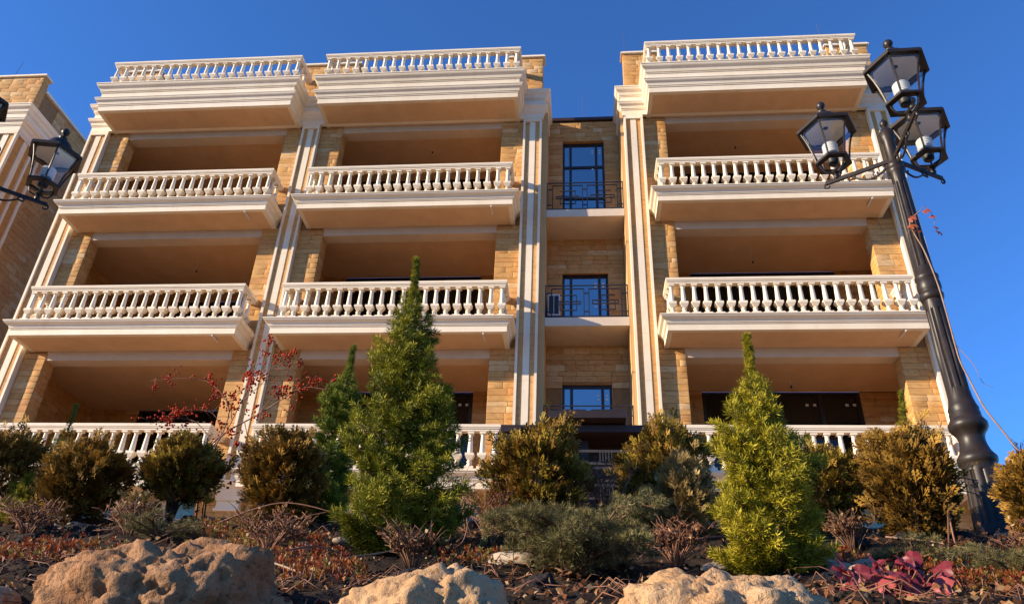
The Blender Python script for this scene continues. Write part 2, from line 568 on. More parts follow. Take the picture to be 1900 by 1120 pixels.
# ------------------------------------------------------------------ apartment building
Z2, H, DP = 4.509, 3.3, 0.74
ZF = {2: Z2, 3: Z2 + H, 4: Z2 + 2 * H}
PZ = 14.903
XL0, XR0 = -12.5, 8.15
B = thing('apartment_building', (-2.2, 1.0, 1.18), 'cream and golden stone apartment building with balustraded balconies behind the planted bed', 'building')
BAYS = {'A': (-11.827, -6.795), 'B': (-5.950, -0.977), 'C': (2.382, 7.393)}
OPEN = {'A': (-11.43, -7.09), 'B': (-5.56, -1.37), 'C': (2.77, 7.07)}
INNER = {'A': (-12.3, -6.52, 3.4), 'B': (-6.24, -0.5, 2.25), 'C': (2.0, 7.95, 2.25)}
PIL = {'PA': (-12.50, -11.98), 'AB': (-6.61, -6.15), 'BR': (-0.81, -0.34), 'CL': (1.72, 2.20), 'CR': (7.66, 8.15)}
GZ = 1.18
# walls: structural mass behind the cladding
mb = MB()
piers = [('PA_', -12.42, -11.43), ('AR', -7.09, -6.62), ('BL', -6.14, -5.56), ('BR', -1.37, -0.80), ('CL', 2.22, 2.77), ('CR', 7.07, 7.66)]
PIERX = [(-11.96, -11.43), (-7.09, -6.61), (-6.15, -5.56), (-1.37, -0.81), (2.20, 2.77), (7.07, 7.66)]
wall = MB()
for (x0, x1) in ((-12.47, -11.46), (-7.06, -5.59), (-1.34, -0.205), (1.645, 2.74), (7.10, 8.12)):
    wall.box(x0, x1, 0.03, 0.36, GZ, 14.05)
# inner side walls and back walls of the loggias
for k, (x0, x1, dep) in INNER.items():
    wall.box(x0 - 0.12, x0, 0.36, dep + .2, GZ, 14.05)
    wall.box(x1, x1 + 0.12, 0.36, dep + .2, GZ, 14.05)
# upper masses above the loggias
wall.box(-12.47, -0.2, 0.035, 4.0, 14.30, 14.86)
wall.box(1.64, 8.12, 0.035, 4.0, 14.30, 14.86)
wallo = part('wall', wall, M['mortar'], B)
# recess: plaster cheeks and stone back wall
mb = MB()
mb.box(-0.345, -0.20, -0.02, 1.0, GZ, 14.30)
mb.box(1.64, 1.735, -0.02, 1.0, GZ, 14.30)
part('recess_cheek', mb, M['plaster'], B)
RX0, RX1, RY = -0.2, 1.64, 0.95
mb = MB()
doors = [(0.16, 1.25, 11.19, 14.19), (0.16, 1.25, 8.24, 10.02), (0.16, 1.26, 5.3, 7.11)]
zs = [GZ]
prev = GZ
for (a, b, z0, z1) in sorted(doors, key=lambda d: d[2]):
    mb.box(RX0 - .05, RX1 + .05, RY + .03, RY + .35, prev, z0)
    mb.box(RX0 - .05, a, RY + .03, RY + .35, z0, z1)
    mb.box(b, RX1 + .05, RY + .03, RY + .35, z0, z1)
    prev = z1
mb.box(RX0 - .05, RX1 + .05, RY + .03, RY + .35, prev, 14.92)
rw = part('recess_wall', mb, M['mortar'], B)
clad('B', rw, 'y', RY + .03, RX0, RX1, 7.0, 14.90, 0.145, skip=[(a - .005, b + .005, z0, z1) for a, b, z0, z1 in doors])
mb = MB()
mb.box(RX0 - .01, RX1 + .01, RY - .06, RY + .5, 14.90, 15.0)
part('coping', mb, M['cap'], B)

# piers
for (x0, x1) in PIERX:
    mb = MB()
    mb.box(x0 + .02, x1 - .02, 0.02, 0.045, GZ, 14.04)
    p = part('pier', mb, M['mortar'], B)
    skip = [(-99, 99, ZF[f] - .3, ZF[f] - .02) for f in (3, 4)]
    clad('B', p, 'y', 0.03, x0, x1, GZ + .1, 14.04, 0.14, skip=skip)
    if x1 in (-11.43, -5.56, 2.77):
        clad('B', p, '+x', x1 - .03, 0.03, 0.36, 4.3, 14.04, 0.14, vis=.5, skip=skip)
    else:
        clad('B', p, '-x', x0 + .03, 0.03, 0.36, 4.3, 14.04, 0.14, vis=.5, skip=skip)
# stone lining of the loggias
for k, (x0, x1, dep) in INNER.items():
    clad('B', wallo, '+x', x0, 0.37, dep, 4.4, 14.0, 0.15, 0.02, vis=.02)
    clad('B', wallo, '-x', x1, 0.37, dep, 4.4, 14.0, 0.15, 0.02, vis=.02)
# pilasters
for k, (x0, x1) in PIL.items():
    w = x1 - x0
    mb = MB()
    mb.box(x0 + .02, x1 - .02, -.085, 0.03, 4.49, 13.99)
    po = part('pilaster', mb, M['stone'], B)
    for nm, a, b, yf in (('edge_strip', 0, .055, -.13), ('centre_strip', w / 2 - .07, w / 2 + .07, -.098), ('edge_strip', w - .055, w, -.13)):
        s = MB()
        z = 4.50
        while z < 13.98:
            zz = min(z + 1.1, 13.985)
            s.box(x0 + a, x0 + b, yf, 0.028, z, zz - .003)
            z = zz
        part(nm, s, M['trim'], po)
    s = MB()
    s.box(x0 + .002, x1 - .002, -.132, .026, 13.93, 14.04)
    part('pilaster_head', s, M['trim'], po)
    # pedestal bands below the first balconies
    s = MB()
    s.sweep([(x0, .3), (x0, -.12), (x1, -.12), (x1, .3)], [(-.1, 4.49), (.13, 4.49), (.125, 4.46), (.05, 4.36), (.04, 4.33), (.04, 4.13), (-.1, 4.13)])
    s.box(x0 - .01, x1 + .01, -.17, .1, 4.10, 4.127)
    s.box(x0 + .0, x1 - .0, -.13, .1, 3.95, 4.097)
    s.box(x0 - .03, x1 + .03, -.16, .1, 3.90, 3.947)
    part('pedestal', s, M['trim'], po)
    s = MB()
    s.box(x0 + .01, x1 - .01, -.10, .1, GZ, 3.897)
    part('plinth', s, M['stone'], po)

# loggia ceilings / floor plates, beams
for k, (x0, x1, dep) in INNER.items():
    for f in (2, 3, 4, 5):
        z1 = ZF[f] - .012 if f < 5 else 14.28
        z0 = ZF[f] - .33 if f < 5 else 14.06
        s = MB()
        s.box(x0 + .002, x1 - .002, 0.045, dep, z0, z1)
        part('ceiling', s, M['stucco'], B)
        if f == 2:
            continue
        o0, o1 = OPEN[k]
        s = MB()
        s.box(o0 - .02, o1 + .02, 0.02, 0.34, z0 - .205, z0 + .01)
        part('beam', s, M['concrete'], B)

# loggia back walls: stone flanks and dark framed glazing
WIN = {'A': (-11.0, -6.75), 'B': (-5.6, -2.0), 'C': (3.39, 6.95)}
for k, (x0, x1, dep) in INNER.items():
    wx0, wx1 = WIN[k]
    for f in (2, 3, 4):
        z0, z1 = ZF[f] - .01, (ZF[f + 1] - .33 if f < 4 else 14.06)
        s = MB()
        s.box(x0, wx0 - .003, dep - .02, dep + .2, z0, z1)
        s.box(wx1 + .003, x1, dep - .02, dep + .2, z0, z1)
        bw = part('back_wall', s, M['mortar'], B)
        clad('B', bw, 'y', dep - .02, x0, wx0, z0, z1, 0.15, 0.02, vis=.3)
        clad('B', bw, 'y', dep - .02, wx1, x1, z0, z1, 0.15, 0.02, vis=.3)
        nwin = 4
        s = MB()
        zt = z1 - .06
        s.box(wx0, wx1, dep, dep + .1, zt, z1 - .003)
        s.box(wx0, wx1, dep, dep + .1, z0 + .002, z0 + .08)
        xsn = [wx0 + (wx1 - wx0) * i / nwin for i in range(nwin + 1)]
        for xx in xsn:
            xa = min(max(xx, wx0 + .045), wx1 - .045)
            s.box(xa - .044, xa + .044, dep - .01, dep + .09, z0 + .08, zt)
        w = part('window', s, M['dark_frame'], B)
        for i in range(nwin):
            g = MB()
            g.box(xsn[i] + .046, xsn[i + 1] - .046, dep + .03, dep + .05, z0 + .081, zt - .001)
            part('pane', g, M['glass_dark'], w)
            if f == 2:
                g = MB()
                for dx in (.55, .72):
                    xx = xsn[i] + dx
                    g.box(xx, xx + .07, dep + .024, dep + .029, zt - .28, zt - .22)
                part('sticker', g, M['sticker'], w)

# ground floor glazing under the first balconies
for k, (x0, x1) in OPEN.items():
    s = MB()
    s.box(x0 - .3, x1 + .3, 0.05, .14, 4.14, 4.17)
    s.box(x0 - .3, x1 + .3, 0.05, .14, 3.70, 3.78)
    n = 5
    px = [x0 - .3 + (x1 - x0 + .6) * i / n for i in range(n + 1)]
    for xx in px:
        s.box(xx - .035, xx + .035, 0.045, .13, GZ, 4.138)
    w = part('window', s, M['concrete'], B)
    w['label'] = 'pale framed ground floor glazing'
    for i in range(n):
        g = MB()
        g.box(px[i] + .036, px[i + 1] - .036, .08, .1, GZ + .05, 3.699)
        g.box(px[i] + .036, px[i + 1] - .036, .08, .1, 3.781, 4.139)
        part('pane', g, M['glass_pale'], w)

# baluster
mb = MB()
def sq(h0, h1, a, b=None):
    b = b or a
    mb.add([(-a, -a, h0), (a, -a, h0), (a, a, h0), (-a, a, h0), (-b, -b, h1), (b, -b, h1), (b, b, h1), (-b, b, h1)],
           [(0, 3, 2, 1), (4, 5, 6, 7), (0, 1, 5, 4), (1, 2, 6, 5), (2, 3, 7, 6), (3, 0, 4, 7)])
sq(0, .055, .085)
mb.lathe((0, 0, 0), [(.078, .055), (.066, .075), (.044, .115), (.038, .135), (.052, .145), (.054, .16), (.040, .172), (.036, .185), (.046, .2)], 14, cap=False)
sq(.195, .262, .045, .082)
sq(.262, .315, .084)
mb.lathe((0, 0, 0), [(.060, .315), (.052, .335), (.0485, .42), (.043, .55), (.0385, .64), (.040, .655), (.036, .668), (.040, .685), (.056, .712)], 14, cap=False)
sq(.71, .752, .062)
BAL = mesh_of('baluster', mb, M['trim'], True, 35)

def cyma(o0, z0, o1, z1, n=6):
    """concave-to-convex moulding from (o0,z0) out to (o1,z1)"""
    out = []
    for i in range(n + 1):
        t = i / n
        out.append((o0 + (o1 - o0) * (t - math.sin(2 * math.pi * t) * 0.09), z0 + (z1 - z0) * (t + math.sin(2 * math.pi * t) * 0.06)))
    return out

def upath(xl, xr, d, yb=0.04):
    return [(xl, yb), (xl, -d), (xr, -d), (xr, yb)]

def balustrade(parent, xl, xr, d, zb, ztop, n_front=21):
    """kerb, handrail and balusters; zb = slab top, ztop = rail top, rail outer lip at xl/xr/-d"""
    s = MB()
    s.sweep(upath(xl, xr, d), [(-.01, zb - .005), (-.01, zb + ztop * 0 + .085), (-.19, zb + .085), (-.19, zb - .005)])
    part('kerb', s, M['trim'], parent)
    s = MB()
    zt = ztop
    s.sweep(upath(xl, xr, d), [(-.03, zt - .135), (-.03, zt - .095), (-.012, zt - .088), (-.012, zt - .07), (0, zt - .062), (0, zt - .012), (-.012, zt),
                               (-.19, zt), (-.2, zt - .012), (-.2, zt - .062), (-.17, zt - .09), (-.17, zt - .135)])
    part('handrail', s, M['trim'], parent)
    zb0 = zb + .085
    sc = (zt - .135 - zb0) / .752
    ym = -d + .1
    xa, xb = xl + .105, xr - .105
    pos = [(xa + (xb - xa) * i / (n_front - 1), ym) for i in range(n_front)]
    step = (xb - xa) / (n_front - 1)
    for sx in (xa, xb):
        for j in (1, 2):
            pos.append((sx, ym + step * j))
    for (x, y) in pos:
        b = link('baluster', BAL, parent, (x + rng.uniform(-.004, .004), y + rng.uniform(-.003, .003), zb0))
        b.scale = (1, 1, sc)
        b.rotation_euler = (0, 0, rng.uniform(-.035, .035))

BANDS = [(-.852, -.03), (-.70, -.03), (-.69, -.012), (-.665, -.012), (-.655, .005), (-.63, .008)]
def cornice_profile(z, dz=0.0, do=0.0, inner=-.13):
    pr = [(inner, -.852), (-.03, -.852), (-.03, -.70), (-.012, -.69), (-.012, -.665), (.006, -.655), (.006, -.63)]
    pr += cyma(.010, -.622, .078, -.505) + [(.09, -.495), (.09, -.467)]
    pr += [(.0, -.460), (.0, -.262), (.02, -.255), (.02, -.232), (.042, -.222), (.042, -.205)]
    pr += cyma(.046, -.198, .136, -.04) + [(.15, -.03), (.15, 0), (inner, 0)]
    return [(o + do, z + q + dz) for o, q in pr]

def slab_profile(z, inner=-.06):
    pr = [(inner, -.32), (.043, -.32), (.043, -.185), (.06, -.178), (.06, -.16), (.078, -.152), (.078, -.135)]
    pr += cyma(.082, -.128, .176, -.03) + [(.19, -.022), (.19, 0), (inner, 0)]
    return [(o, z + q) for o, q in pr]

ORD = {2: 'first', 3: 'second', 4: 'third'}
for k, (xl, xr) in BAYS.items():
    for f in (2, 3, 4):
        z = ZF[f]
        s = MB()
        s.box(xl + .03, xr - .03, -DP + .03, .043, z - .316, z - .004)
        b = part('balcony', s, M['stucco'], B)
        s = MB()
        s.sweep(upath(xl, xr, DP), slab_profile(z))
        part('cornice', s, M['trim'], b)
        balustrade(b, xl, xr, DP, z, z + .974)
        s = MB()
        xs_ = xr - .45 if k != 'C' else xr - .42
        s.tube([(xs_, -DP + .30, z - .345), (xs_, -DP - .03, z - .352)], .017, .017, 8)
        part('drain_spout', s, M['white_plastic'], b)
    # roof parapet balcony
    xl2, xr2, d2 = xl - .099, xr + .099, .9014
    s = MB()
    s.box(xl2 + .10, xr2 - .10, -d2 + .10, .03, PZ - .848, PZ - .05)
    b = part('roof_balcony', s, M['stucco'], B)
    s = MB()
    s.sweep(upath(xl2, xr2, d2), cornice_profile(PZ))
    part('cornice', s, M['trim'], b)
    balustrade(b, xl2, xr2, d2, PZ, PZ + .9256)

# entablature round the blocks
s = MB()
s.sweep([(-12.5, 3.0), (-12.5, -.13), (-.30, -.13), (-.30, 1.3)], cornice_profile(PZ, -.006, .03, -.12))
part('entablature', s, M['trim'], B)
s = MB()
s.sweep([(1.70, 1.3), (1.70, -.13), (8.15, -.13), (8.15, 3.0)], cornice_profile(PZ, -.006, .03, -.12))
part('entablature', s, M['trim'], B)

# attic blocks
def attic(bld, root, x0, x1, dep, y0=0.0, ends=('-x', '+x'), zt=16.38):
    s = MB()
    s.box(x0 + .03, x1 - .03, y0 + .03, y0 + dep, PZ - .05, zt)
    a = part('attic_block', s, M['mortar'], root)
    clad(bld, a, 'y', y0 + .03, x0, x1, PZ, zt, 0.15)
    for e in ends:
        clad(bld, a, e, (x1 - .03) if e == '+x' else (x0 + .03), y0 + .03, y0 + dep, PZ, zt, 0.15, vis=.4)
    s = MB()
    s.box(x0 - .055, x1 + .055, y0 - .055, y0 + dep + .05, zt + .001, zt + .035)
    s.box(x0 - .03, x1 + .03, y0 - .03, y0 + dep + .03, zt + .036, zt + .085)
    part('attic_coping', s, M['trim'], a)
for (x0, x1) in ((-12.4, -11.2), (-7.05, -5.42), (-1.3, -.345), (1.79, 2.72), (7.1, 8.14)):
    attic('B', B, x0, x1, .25)

# recess balconies and railings
def railing(z0, zt, parent):
    s = MB()
    y = 0.03
    W = RX1 - RX0
    X = lambda p: RX0 + W * p
    Zc = lambda q: z0 + (zt - z0) * q
    t = .022
    def hb(a, b, q): s.box(X(a), X(b), y, y + t, Zc(q) - t / 2, Zc(q) + t / 2)
    def vb(a, q0, q1): s.box(X(a) - t / 2, X(a) + t / 2, y + .001, y + t - .001, Zc(q0), Zc(q1))
    hb(.0, 1.0, 1.0); hb(0.005, .995, .055)
    vb(.008, 0, 1); vb(.992, 0, 1)
    for (a, b) in ((.08, .47), (.53, .92)):
        vb(a, .06, .9); vb(b, .06, .9); hb(a, b, .9)
    for q in (.2, .76):
        hb(.01, .08, q); hb(.47, .53, q); hb(.92, .99, q)
    hb(.18, .38, .70); hb(.18, .38, .24); hb(.13, .43, .51); hb(.13, .43, .43)
    vb(.38, .24, .70); vb(.18, .24, .51); vb(.13, .43, .51); vb(.43, .43, .51)
    hb(.68, .84, .70); hb(.57, .88, .54); hb(.57, .88, .44); hb(.68, .84, .26)
    vb(.57, .44, .54); vb(.88, .44, .54); vb(.84, .26, .54); vb(.68, .54, .70)
    part('railing', s, M['iron'], parent)
for (zt, zr) in ((11.19, 12.03), (8.25, 9.09), (5.31, 6.19)):
    s = MB()
    s.box(RX0 + .003, RX1 - .003, -.005, RY + .02, zt - .21, zt)
    b = part('recess_balcony', s, M['concrete'], B)
    railing(zt + .002, zr, b)

# french windows in the recess
def french(a, b, z0, z1, transom):
    s = MB()
    y0, y1 = RY + .10, RY + .18
    s.box(a, b, y0, y1, z1 - .07, z1); s.box(a, b, y0, y1, z0, z0 + .07)
    w = b - a
    cols = [(0, .05), (.16, .22), (.78, .84), (.95, 1.0)]
    for p, q in cols:
        s.box(a + w * p, a + w * q, y0 - .005, y1, z0 + .07, z1 - .07)
    bars = transom
    for zb in bars:
        s.box(a + .02, b - .02, y0 + .002, y1 - .01, zb - .035, zb + .035)
    o = part('french_window', s, M['dark_frame'], B)
    for (p, q) in ((.05, .16), (.22, .78), (.84, .95)):
        g = MB()
        g.box(a + w * p, a + w * q, y0 + .03, y0 + .045, z0 + .07, z1 - .07)
        part('pane', g, M['glass'], o)
    g = MB()
    for (x, z) in ((.70, .10), (.70, .16), (.87, .10), (.87, .16), (.70, .46), (.70, .52), (.87, .48)):
        g.box(a + w * x, a + w * x + .05, y0 + .022, y0 + .028, z1 - .07 - z * 1.5 - .045, z1 - .07 - z * 1.5)
    part('sticker', g, M['sticker'], o)
    # stone reveals close the opening
    s = MB()
    s.box(a - .01, a + .001, RY + .01, y1 + .1, z0, z1); s.box(b - .001, b + .01, RY + .01, y1 + .1, z0, z1)
    s.box(a - .01, b + .01, RY + .01, y1 + .1, z1 - .001, z1 + .01)
    part('reveal', s, M['stone'], o)
french(0.16, 1.25, 11.2, 14.19, (12.35, 13.38))
french(0.16, 1.25, 8.25, 10.02, ())
french(0.16, 1.26, 5.31, 7.11, ())

# lightning rods
for (x, y, z, h, lean) in ((-11.2, .5, 16.2, 1.0, .12), (-1.12, .3, 16.42, .8, 0), (1.86, .1, 16.45, .9, 0), (7.1, .1, 16.4, 1.0, -.05), (.72, 1.1, 14.98, 1.15, .0)):
    s = MB()
    s.tube([(x, y, z), (x + lean, y, z + h)], .008, .005, 5)
    part('lightning_rod', s, M['louvre'], B)

# ------------------------------------------------------------------ neighbouring building at the left
LB = thing('apartment_building', (-20, 5, 1.18), 'golden stone neighbouring building with white cornice, seen edge-on at far left', 'building')
LX = -14.75
s = MB()
s.box(-26, LX - .03, 0.03, 14, GZ, 14.6)
s.box(-26, LX - .03, .28, 14, 14.6, 16.0)
lw = part('wall', s, M['mortar'], LB)
clad('L', lw, '+x', LX - .03, .95, 7.5, 3.0, 15.98, 0.16, vis=1.0)
clad('L', lw, 'y', .03, -16.9, LX - .06, 11.0, 14.0, 0.15)
s = MB()
s.box(-26, LX + .05, .25, 14.05, 16.001, 16.09)
part('roof_coping', s, M['trim'], LB)
attic('L', LB, -16.6, -14.70, .24)
s = MB()
s.sweep([(-26, -.13), (-14.60, -.13), (-14.60, 1.0)], cornice_profile(PZ, .14, .03, -.14))
part('entablature', s, M['trim'], LB)
# corner pilaster with strips on both faces
s = MB()
s.box(-15.2, -14.66, -.085, .93, GZ, 14.1)
po = part('pilaster', s, M['stone'], LB)
for (x0, x1, y0, y1) in ((-15.2, -15.13, -.13, .1), (-15.02, -14.86, -.10, .1), (-14.68, -14.61, -.13, -.05), (-14.67, -14.62, .2, .36), (-14.67, -14.61, .55, .62), (-14.67, -14.62, .87, .95)):
    s = MB()
    s.box(x0, x1, y0, y1, 3, 14.09)
    part('edge_strip', s, M['trim'], po)
s = MB()
s.box(-15.22, -14.6, -.135, .97, 14.09, 14.2)
part('pilaster_head', s, M['trim'], po)
s = MB()
s.tube([(-16.2, .4, 16.4), (-16.05, .4, 17.5)], .008, .005, 5)
part('lightning_rod', s, M['louvre'], LB)

# emit the stones: the largest on screen singly, the rest joined
for bld in ('B', 'L'):
    L = sorted([q for q in STONES if q[0] == bld], key=lambda q: -q[5])
    for (_, par, c, rot, sc, _p) in L[:298]:
        o = link('stone', UNIT_ME, par, c)
        o.rotation_euler = (0, 0, rot)
        o.scale = sc
    rest = {}
    for q in L[298:]:
        rest.setdefault(q[1].name, [q[1], []])[1].append(q)
    for nm, (par, qs) in rest.items():
        Vs, Fs, Ts = [], [], []
        for i, (_, _, c, rot, sc, _p) in enumerate(qs):
            v = UV_ * np.array(sc)
            ca, sa = math.cos(rot), math.sin(rot)
            v = np.stack([v[:, 0] * ca - v[:, 1] * sa, v[:, 0] * sa + v[:, 1] * ca, v[:, 2]], 1) + np.array(c)
            Vs.append(v); Fs.append(UF_ + i * 12); Ts.append(np.full(12, rng.random()))
        o = link('stone_cladding', np_mesh('stone_cladding', np.concatenate(Vs), np.concatenate(Fs), M['stone'], np.concatenate(Ts)), par)
        o['kind'] = 'stuff'

# ------------------------------------------------------------------ entrance canopy
EC = thing('entrance_canopy', (0.75, -2.0, 1.18), 'dark brown entrance canopy with slatted grille between the two middle shrubs', 'canopy')
s = MB()
s.box(-.83, 2.33, -2.0, -1.9, 4.84, 4.965)
s.box(.0, 1.34, -2.25, -.1, 5.0, 5.13)
s.box(-.8, 2.3, -1.899, -.15, 4.88, 4.95)
part('roof', s, M['wood_dark'], EC)
s = MB()
s.box(-.8, -.5, -1.95, -1.7, GZ, 4.838); s.box(1.95, 2.3, -1.95, -1.7, GZ, 4.838)
s.box(.55, .70, -1.6, -1.5, GZ, 4.838)
part('post', s, M['wood_dark'], EC)
s = MB()
s.box(-.49, 1.94, -1.2, -1.1, GZ, 4.838)
part('back_panel', s, M['wood_dark'], EC)
for zz in (4.52, 4.30, 4.22, 4.00, 3.92, 3.70):
    s = MB()
    s.box(-.49, 1.94, -1.86, -1.82, zz, zz + .045)
    part('slat', s, M['louvre'], EC)
for (xa, z0, z1, n) in ((.28, 4.345, 4.52, 5), (.88, 4.345, 4.52, 5), (.62, 4.18, 4.30, 3), (.62, 3.96, 4.06, 3), (.28, 3.745, 3.92, 5), (.88, 3.745, 3.92, 5)):
    for i in range(n):
        s = MB()
        s.box(xa + i * .05, xa + i * .05 + .018, -1.885, -1.862, z0, z1)
        part('picket', s, M['louvre'], EC)

# ------------------------------------------------------------------ air conditioner and hanging wires
AC = thing('air_conditioner', (0.02, .6, 8.26), 'pale air conditioner unit standing behind the iron railing of the middle recess', 'air conditioner')
s = MB()
s.box(-.16, .12, .55, .85, 8.62, 9.18)
part('casing', s, M['white_plastic'], AC)
s = MB()
s.box(-.13, -.03, .543, .549, 8.66, 9.14); s.box(-.01, .09, .543, .549, 8.66, 9.14)
part('grille', s, M['dark_plastic'], AC)
s = MB()
s.box(-.17, .14, .56, .60, 8.26, 8.615); s.box(-.17, .14, .80, .84, 8.26, 8.615)
part('bracket', s, M['iron'], AC)
for (x, y, zc, l, nm) in ((-9.3, 1.3, ZF[4] - .33, .30, 'left bay below the third floor balcony'), (4.7, 1.2, ZF[4] - .33, .34, 'right bay below the third floor balcony'),
                          (5.1, 1.1, ZF[3] - .33, .36, 'right bay below the second floor balcony'), (4.6, .9, 14.06, .26, 'top loggia of the right bay'), (-3.4, 1.0, 14.06, .05, 'top loggia of the middle bay')):
    t = thing('hanging_wire', (x, y, zc), 'bare lamp wire hanging from the ceiling in the ' + nm, 'wire', 'bare lamp wires on the loggia ceilings')
    s = MB()
    s.tube([(0, 0, 0), (.01, 0, -l * .5), (.035, 0, -l)], .006, .006, 5)
    part('cable', s, M['white_plastic'], t, world=False)
    s = MB()
    s.lathe((.035, 0, -l - .06), [(.008, 0), (.022, .01), (.022, .05), (.01, .07)], 8)
    part('socket', s, M['dark_plastic'], t, world=False)

# ------------------------------------------------------------------ street lamps
def street_lamp(loc, base_ang, label):
    L = thing('street_lamp', loc, label, 'street lamp', 'black cast iron lantern posts beside the bed')
    zb = loc[2]
    def mod(lo, hi, n, dep):
        def f(i, z, k):
            if lo < z < hi:
                return 1 - dep * (0.5 + 0.5 * math.cos(2 * math.pi * k * n / 64)) ** 3
            return 1
        return f
    s = MB()
    g = lambda a: a - 1.0
    base = [(.135, g(.93)), (.135, g(1.0)), (.125, g(1.01)), (.115, g(1.03)), (.108, g(1.06)), (.107, g(1.065)), (.098, g(1.20)), (.091, g(1.355)), (.0905, g(1.36)), (.090, g(1.39)), (.098, g(1.405)), (.104, g(1.42)), (.104, g(1.44)), (.094, g(1.455)), (.082, g(1.475)), (.072, g(1.51)), (.068, g(1.545)),
            (.074, g(1.575)), (.092, g(1.60)), (.104, g(1.62)), (.104, g(1.645)), (.092, g(1.665)), (.084, g(1.68)), (.083, g(1.71)), (.079, g(1.72)), (.083, g(1.735)), (.074, g(1.76)), (.066, g(1.80)), (.061, g(1.86))]
    sh = [(.0605, g(1.865)), (.0585, g(2.10)), (.056, g(2.40)), (.0558, g(2.405)), (.056, g(2.47)), (.066, g(2.48)), (.071, g(2.50)), (.071, g(2.515)), (.062, g(2.53)), (.066, g(2.545)), (.071, g(2.56)), (.070, g(2.60)), (.064, g(2.62)), (.071, g(2.635)), (.071, g(2.65)), (.058, g(2.67)), (.054, g(2.72)),
          (.0535, g(2.725)), (.050, g(3.0)), (.046, g(3.42)), (.0455, g(3.425)), (.047, g(3.50)), (.056, g(3.515)), (.060, g(3.53)), (.060, g(3.545)), (.050, g(3.56)), (.056, g(3.575)), (.056, g(3.585)), (.044, g(3.60)), (.041, g(3.62)), (.040, g(3.80)),
          (.050, g(3.82)), (.052, g(3.84)), (.052, g(3.88)), (.044, g(3.90)), (.030, g(3.925)), (.020, g(3.94)), (.016, g(3.95)), (.024, g(3.962)), (.029, g(3.98)), (.024, g(3.998)), (.014, g(4.006)), (.012, g(4.015)), (.004, g(4.03))]
    def fl(i, z, k):
        a = 2 * math.pi * k / 64
        for lo, hi, n, dep in ((.063, .357, 10, .10), (.862, 1.402, 8, .16), (1.722, 2.422, 8, .16)):
            if lo < z < hi:
                return 1 - dep * max(0, math.cos(a * n)) ** 2
        return 1
    s.lathe((0, 0, 0), base + sh, 64, fl)
    part('pole', s, M['lamp_iron'], L, True, 40, world=False)
    zl = 2.675                                  # lantern nub above the lamp's base
    for j in range(3):
        an = base_ang + j * 2 * math.pi / 3
        dx, dy = math.cos(an), math.sin(an)
        px, py = -dy, dx
        at = lambda r, z: (dx * r, dy * r, z)
        s = MB()
        s.bar(at(.03, zl - .035), at(.47, zl - .035), .018, t2=.030)
        # scroll bracket below
        pts = []
        for i in range(15):
            t = i / 14
            pts.append(at(.05 + .22 * t, zl - .075 - .055 * math.sin(math.pi * t)))
        for i in range(12):
            t = i / 11
            a = -math.pi / 2 + 1.2 + 4.6 * t
            rr = .030 * (1 - .55 * t)
            pts.append(at(.285 + rr * math.cos(a) , zl - .068 + rr * math.sin(a)))
        s.tube(pts, .0085, .007, 6)
        pts = []
        for i in range(14):
            t = i / 13
            a = 1.4 + 4.8 * t
            rr = .045 * (1 - .55 * t)
            pts.append(at(.10 + rr * math.cos(a), zl - .085 + rr * math.sin(a)))
        s.tube(pts, .008, .006, 6)
        pts = [at(.44, zl - .035)]
        for i in range(12):
            t = i / 11
            a = math.pi / 2 - 4.4 * t
            rr = .028 * (1 - .5 * t)
            pts.append(at(.462 + rr * math.cos(a), zl - .063 + rr * math.sin(a)))
        s.tube(pts, .009, .006, 6)
        part('arm', s, M['lamp_iron'], L, True, 45, world=False)
        # lantern
        cx, cy = dx * .39, dy * .39
        def hexp(r, z, off=0.0):
            return [(cx + r * math.cos(an + off + i * math.pi / 3 + math.pi / 6), cy + r * math.sin(an + off + i * math.pi / 3 + math.pi / 6), zl + z) for i in range(6)]
        prof = [(.116, .135), (.126, .20), (.140, .27), (.160, .345), (.188, .42)]
        s = MB()
        # bottom ring, open basket and nub
        def ring(r, z, t, h):
            a, b, c, d = hexp(r, z), hexp(r + t, z + .004), hexp(r + t, z + h), hexp(r, z + h)
            vs_ = a + b + c + d
            fs = []
            for i in range(6):
                k = (i + 1) % 6
                for q in range(4):
                    w_ = (q + 1) % 4
                    fs.append((q * 6 + i, q * 6 + k, w_ * 6 + k, w_ * 6 + i))
            s.add(vs_, fs)
        ring(.090, .110, .045, .022)
        ring(.165, .417, .056, .026)
        ring(.172, .443, .042, .012)
        s.lathe((cx, cy, zl - .03), [(.012, 0), (.020, .01), (.022, .03), (.016, .045), (.03, .06), (.026, .075), (.010, .085)], 12)
        for i in range(3):
            a = an + i * 2 * math.pi / 3 + .5
            s.tube([(cx + math.cos(a) * r, cy + math.sin(a) * r, zl + z) for r, z in ((.012, .03), (.045, .032), (.078, .05), (.095, .085), (.10, .115))], .0075, .0075, 6)
        # glazing bars along the curve
        for i in range(6):
            a = an + i * math.pi / 3 + math.pi / 6
            s.tube([(cx + math.cos(a) * (r + .003), cy + math.sin(a) * (r + .003), zl + z) for r, z in prof], .0075, .0075, 5)
        # roof: hexagonal skirt, dome and finial
        a, b = hexp(.182, .457), hexp(.118, .492)
        s.add(a + b, [(i, (i + 1) % 6, 6 + (i + 1) % 6, 6 + i) for i in range(6)])
        s.lathe((cx, cy, zl + .038), [(.126, .444), (.130, .458), (.118, .466), (.104, .474), (.100, .50), (.088, .53), (.066, .555), (.040, .572), (.028, .582), (.034, .592), (.034, .602), (.016, .612), (.014, .628), (.026, .642), (.034, .662), (.030, .682), (.016, .698), (.006, .708)], 20)
        lo = part('lantern', s, M['lamp_iron'], L, True, 35, world=False)
        g = MB()
